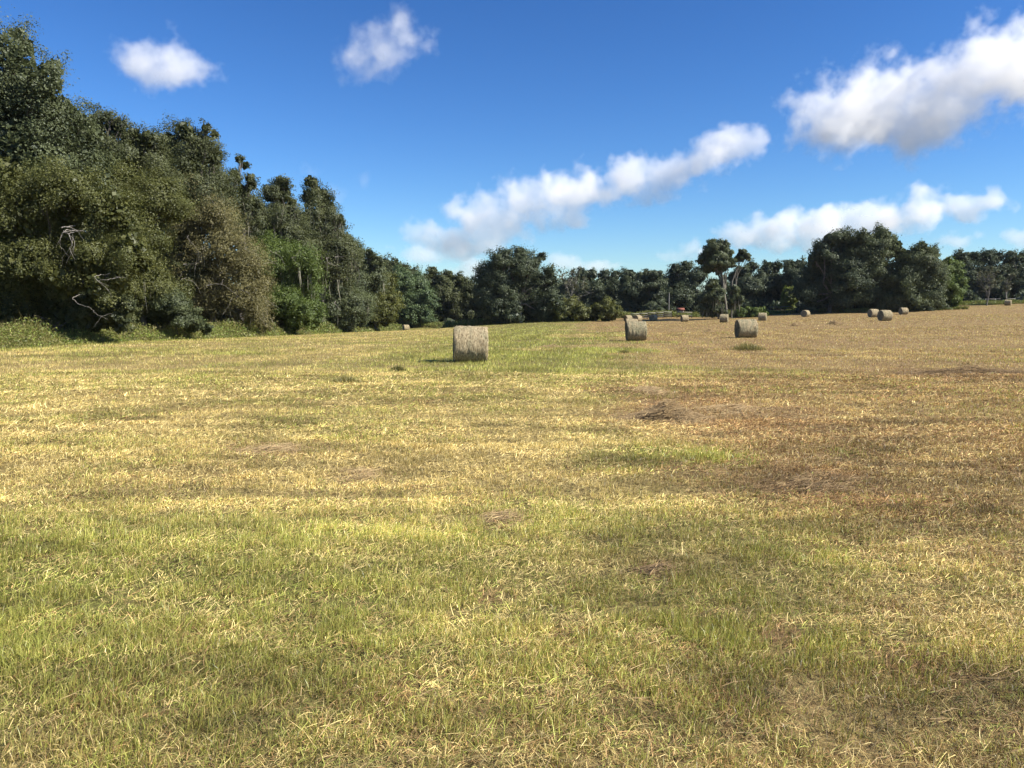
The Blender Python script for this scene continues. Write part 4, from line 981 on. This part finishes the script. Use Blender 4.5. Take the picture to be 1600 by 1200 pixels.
# ------------------------------------------------------------------ clouds: real volumes far off and high up
def cloud_mat(name, dens):
    m, t, out = new_mat(name); n = t.nodes; L = t.links
    v = n.new('ShaderNodeVolumePrincipled'); v.inputs['Color'].default_value = (1, 1, 1, 1); v.inputs['Density'].default_value = dens
    v.inputs['Anisotropy'].default_value = .0; v.inputs['Density Attribute'].default_value = 'density'
    L.new(v.outputs[0], out.inputs['Volume']); return m
CM = {}
def cloud(label, Y, blobs, dens=.02, amp=1.0, edge=.45, seed=0., res=1.5, nscale=42., flat=None, group='small white clouds'):
    s = px(Y)
    B = []
    for (u, v, ru, rv) in blobs:
        c = at(u, v, Y + RNG.normal(0, .3) * rv * s); B.append((*c, ru * s, rv * s))
    B = np.array(B); org = B[:, :3].mean(0)
    B[:, :3] -= org
    lo = (B[:, :3] - np.stack([B[:, 3], B[:, 4] * 1.3, B[:, 4]], -1) * 1.35).min(0); hi = (B[:, :3] + np.stack([B[:, 3], B[:, 4] * 1.3, B[:, 4]], -1) * 1.35).max(0)
    ng = bpy.data.node_groups.new('cloud_field', 'GeometryNodeTree')
    ng.interface.new_socket('Geometry', in_out='INPUT', socket_type='NodeSocketGeometry'); ng.interface.new_socket('Geometry', in_out='OUTPUT', socket_type='NodeSocketGeometry')
    N = ng.nodes; L = ng.links
    def math_(op, a, b=None, c=None):
        x = N.new('ShaderNodeMath'); x.operation = op
        for i, q in enumerate((a, b, c)):
            if q is None: continue
            if isinstance(q, (int, float)): x.inputs[i].default_value = q
            else: L.new(q, x.inputs[i])
        return x.outputs[0]
    def vec(op, a, b):
        x = N.new('ShaderNodeVectorMath'); x.operation = op
        for i, q in enumerate((a, b)):
            if q is None: continue
            if isinstance(q, tuple): x.inputs[i].default_value = q
            else: L.new(q, x.inputs[i])
        return x
    pos = N.new('GeometryNodeInputPosition').outputs[0]
    def noise(scale, detail, rough, off):
        sh = vec('ADD', pos, (off, off * 1.7, -off)).outputs[0]
        x = N.new('ShaderNodeTexNoise'); x.inputs['Scale'].default_value = scale; x.inputs['Detail'].default_value = detail; x.inputs['Roughness'].default_value = rough
        L.new(sh, x.inputs['Vector']); return x
    nz = noise(1 / (nscale * s), 8, .62, seed * 1000 + 50)
    wp = noise(1 / (nscale * 1.6 * s), 3, .5, seed * 700 + 333)
    w = vec('SUBTRACT', wp.outputs['Color'], (.5, .5, .5)).outputs[0]
    ws = N.new('ShaderNodeVectorMath'); ws.operation = 'SCALE'; ws.inputs['Scale'].default_value = nscale * 1.3 * s; L.new(w, ws.inputs[0])
    pw = vec('ADD', pos, ws.outputs[0]).outputs[0]
    f = None
    for b in B:
        d = vec('SUBTRACT', pw, tuple(b[:3])).outputs[0]
        d = vec('DIVIDE', d, (b[3], b[4] * 1.3, b[4])).outputs[0]
        ln = vec('LENGTH', d, None).outputs['Value']
        q = math_('SUBTRACT', 1.0, ln)
        f = q if f is None else math_('SMOOTH_MAX', f, q, .25)
    nn = math_('MULTIPLY', math_('SUBTRACT', nz.outputs[0], .5), amp * 3.6)
    den = math_('DIVIDE', math_('ADD', math_('SUBTRACT', f, .12), nn), edge * .95)
    den = math_('MINIMUM', math_('MAXIMUM', den, 0.), 1.)
    vc = N.new('GeometryNodeVolumeCube'); L.new(den, vc.inputs['Density'])
    vc.inputs['Min'].default_value = tuple(lo); vc.inputs['Max'].default_value = tuple(hi)
    dims = np.clip(((hi - lo) / (res * s)).astype(int), 12, 420)
    for k, a in enumerate('XYZ'): vc.inputs['Resolution ' + a].default_value = int(dims[k])
    mat = cloud_mat('cloud vapour', dens * .48 / s)
    sm = N.new('GeometryNodeSetMaterial'); sm.inputs['Material'].default_value = mat; L.new(vc.outputs[0], sm.inputs[0])
    out = N.new('NodeGroupOutput'); N.new('NodeGroupInput'); L.new(sm.outputs[0], out.inputs[0])
    vol = bpy.data.volumes.new('cloud'); o = bpy.data.objects.new('cloud', vol); COL.objects.link(o); vol.materials.append(mat)
    o.location = tuple(org)
    md = o.modifiers.new('vapour', 'NODES'); md.node_group = ng
    tag(o, label, 'cloud', group)
cloud('small soft white puff standing alone above the left tree line', 3000, [(235, 100, 48, 36), (275, 88, 42, 36), (295, 108, 40, 34), (255, 118, 45, 25), (215, 95, 25, 22)], .035, .9, .6, 1.)
cloud('thin tattered white cloud high above the middle of the field', 3000, [(560, 85, 36, 36), (600, 75, 42, 40), (640, 55, 36, 36), (620, 90, 40, 25), (665, 70, 22, 20)], .022, 1.1, .7, 2.)
cloud('longest cloud, a diagonal bank rising from the central trees to the right', 3400,
      [(690, 370, 56, 24), (750, 338, 62, 38), (830, 314, 72, 38), (910, 298, 72, 42), (985, 282, 66, 37), (1040, 280, 46, 34), (770, 366, 76, 24), (880, 335, 64, 22), (665, 358, 30, 15), (720, 385, 66, 20), (780, 345, 66, 34),
       (1105, 250, 40, 34), (1145, 230, 42, 36), (1170, 220, 26, 24), (1075, 262, 34, 22)], .045, .85, .45, 3., group='big white cloud banks')
cloud('biggest bright cloud, running off the upper right edge of the sky', 3000,
      [(1305, 185, 76, 58), (1370, 162, 88, 70), (1440, 172, 76, 68), (1510, 138, 84, 62), (1565, 108, 84, 68), (1630, 100, 70, 66), (1590, 50, 36, 30), (1420, 205, 70, 44), (1300, 205, 60, 34), (1670, 110, 70, 60), (1530, 96, 42, 32)],
      .045, .85, .5, 4., group='big white cloud banks')
cloud('long low cloud bank behind the big oaks on the right', 3800,
      [(1115, 388, 36, 12), (1160, 375, 44, 20), (1220, 360, 56, 32), (1290, 350, 60, 34), (1350, 348, 60, 34), (1430, 328, 60, 34), (1500, 325, 60, 25), (1550, 315, 40, 18), (1280, 372, 86, 22), (1210, 375, 70, 20), (1400, 345, 60, 30)], .055, .8, .45, 5., group='big white cloud banks')
cloud('small flat cloud low at the right above the far trees', 3800, [(1500, 377, 44, 16), (1530, 374, 28, 12)], .04, .8, .5, 6.)
cloud('low cloud scrap at the right edge above the far trees', 3800, [(1590, 372, 36, 16), (1620, 368, 36, 20)], .035, .8, .5, 7.)
cloud('low grey cloud hugging the trees left of the big central oak', 3800, [(660, 398, 52, 20), (710, 392, 50, 22), (640, 400, 30, 14), (760, 385, 50, 16)], .04, .8, .5, 8., group='low clouds over the trees')
cloud('little bright cloud touching the left side of the big central oak', 3800, [(742, 420, 24, 20), (725, 430, 24, 14)], .05, .7, .45, 9., group='low clouds over the trees')
cloud('low white cloud between the big central oak and the central row', 3800, [(890, 415, 36, 18), (930, 412, 40, 16), (965, 415, 26, 10)], .04, .8, .5, 10., group='low clouds over the trees')
cloud('low cloud scrap left of the tall pale-trunked tree', 3800, [(1050, 400, 26, 12), (1078, 392, 22, 18), (1095, 398, 20, 16)], .03, .9, .6, 11., group='low clouds over the trees')
cloud('faint wisp just above the round-topped oak of the left tree line', 3000, [(490, 270, 24, 12), (516, 298, 26, 14)], .010, 1.0, .8, 12., group='faint cloud wisps')
cloud('faintest tiny wisp alone in the blue left of the longest cloud', 3000, [(566, 290, 16, 18)], .008, 1.0, .8, 13., group='faint cloud wisps')

# ------------------------------------------------------------------ thin air over the field
hb = boxm('haze', (0, 0, 20), (12600, 12600, 52), None, None)
hb.modifiers.clear()
m, t, out = new_mat('air'); v = t.nodes.new('ShaderNodeVolumePrincipled'); v.inputs['Density'].default_value = .00004; v.inputs['Color'].default_value = (.80, .90, 1, 1)
t.links.new(v.outputs[0], out.inputs['Volume']); hb.data.materials.append(m)
tag(hb, 'thin pale summer air over the field', 'haze', kind='stuff')
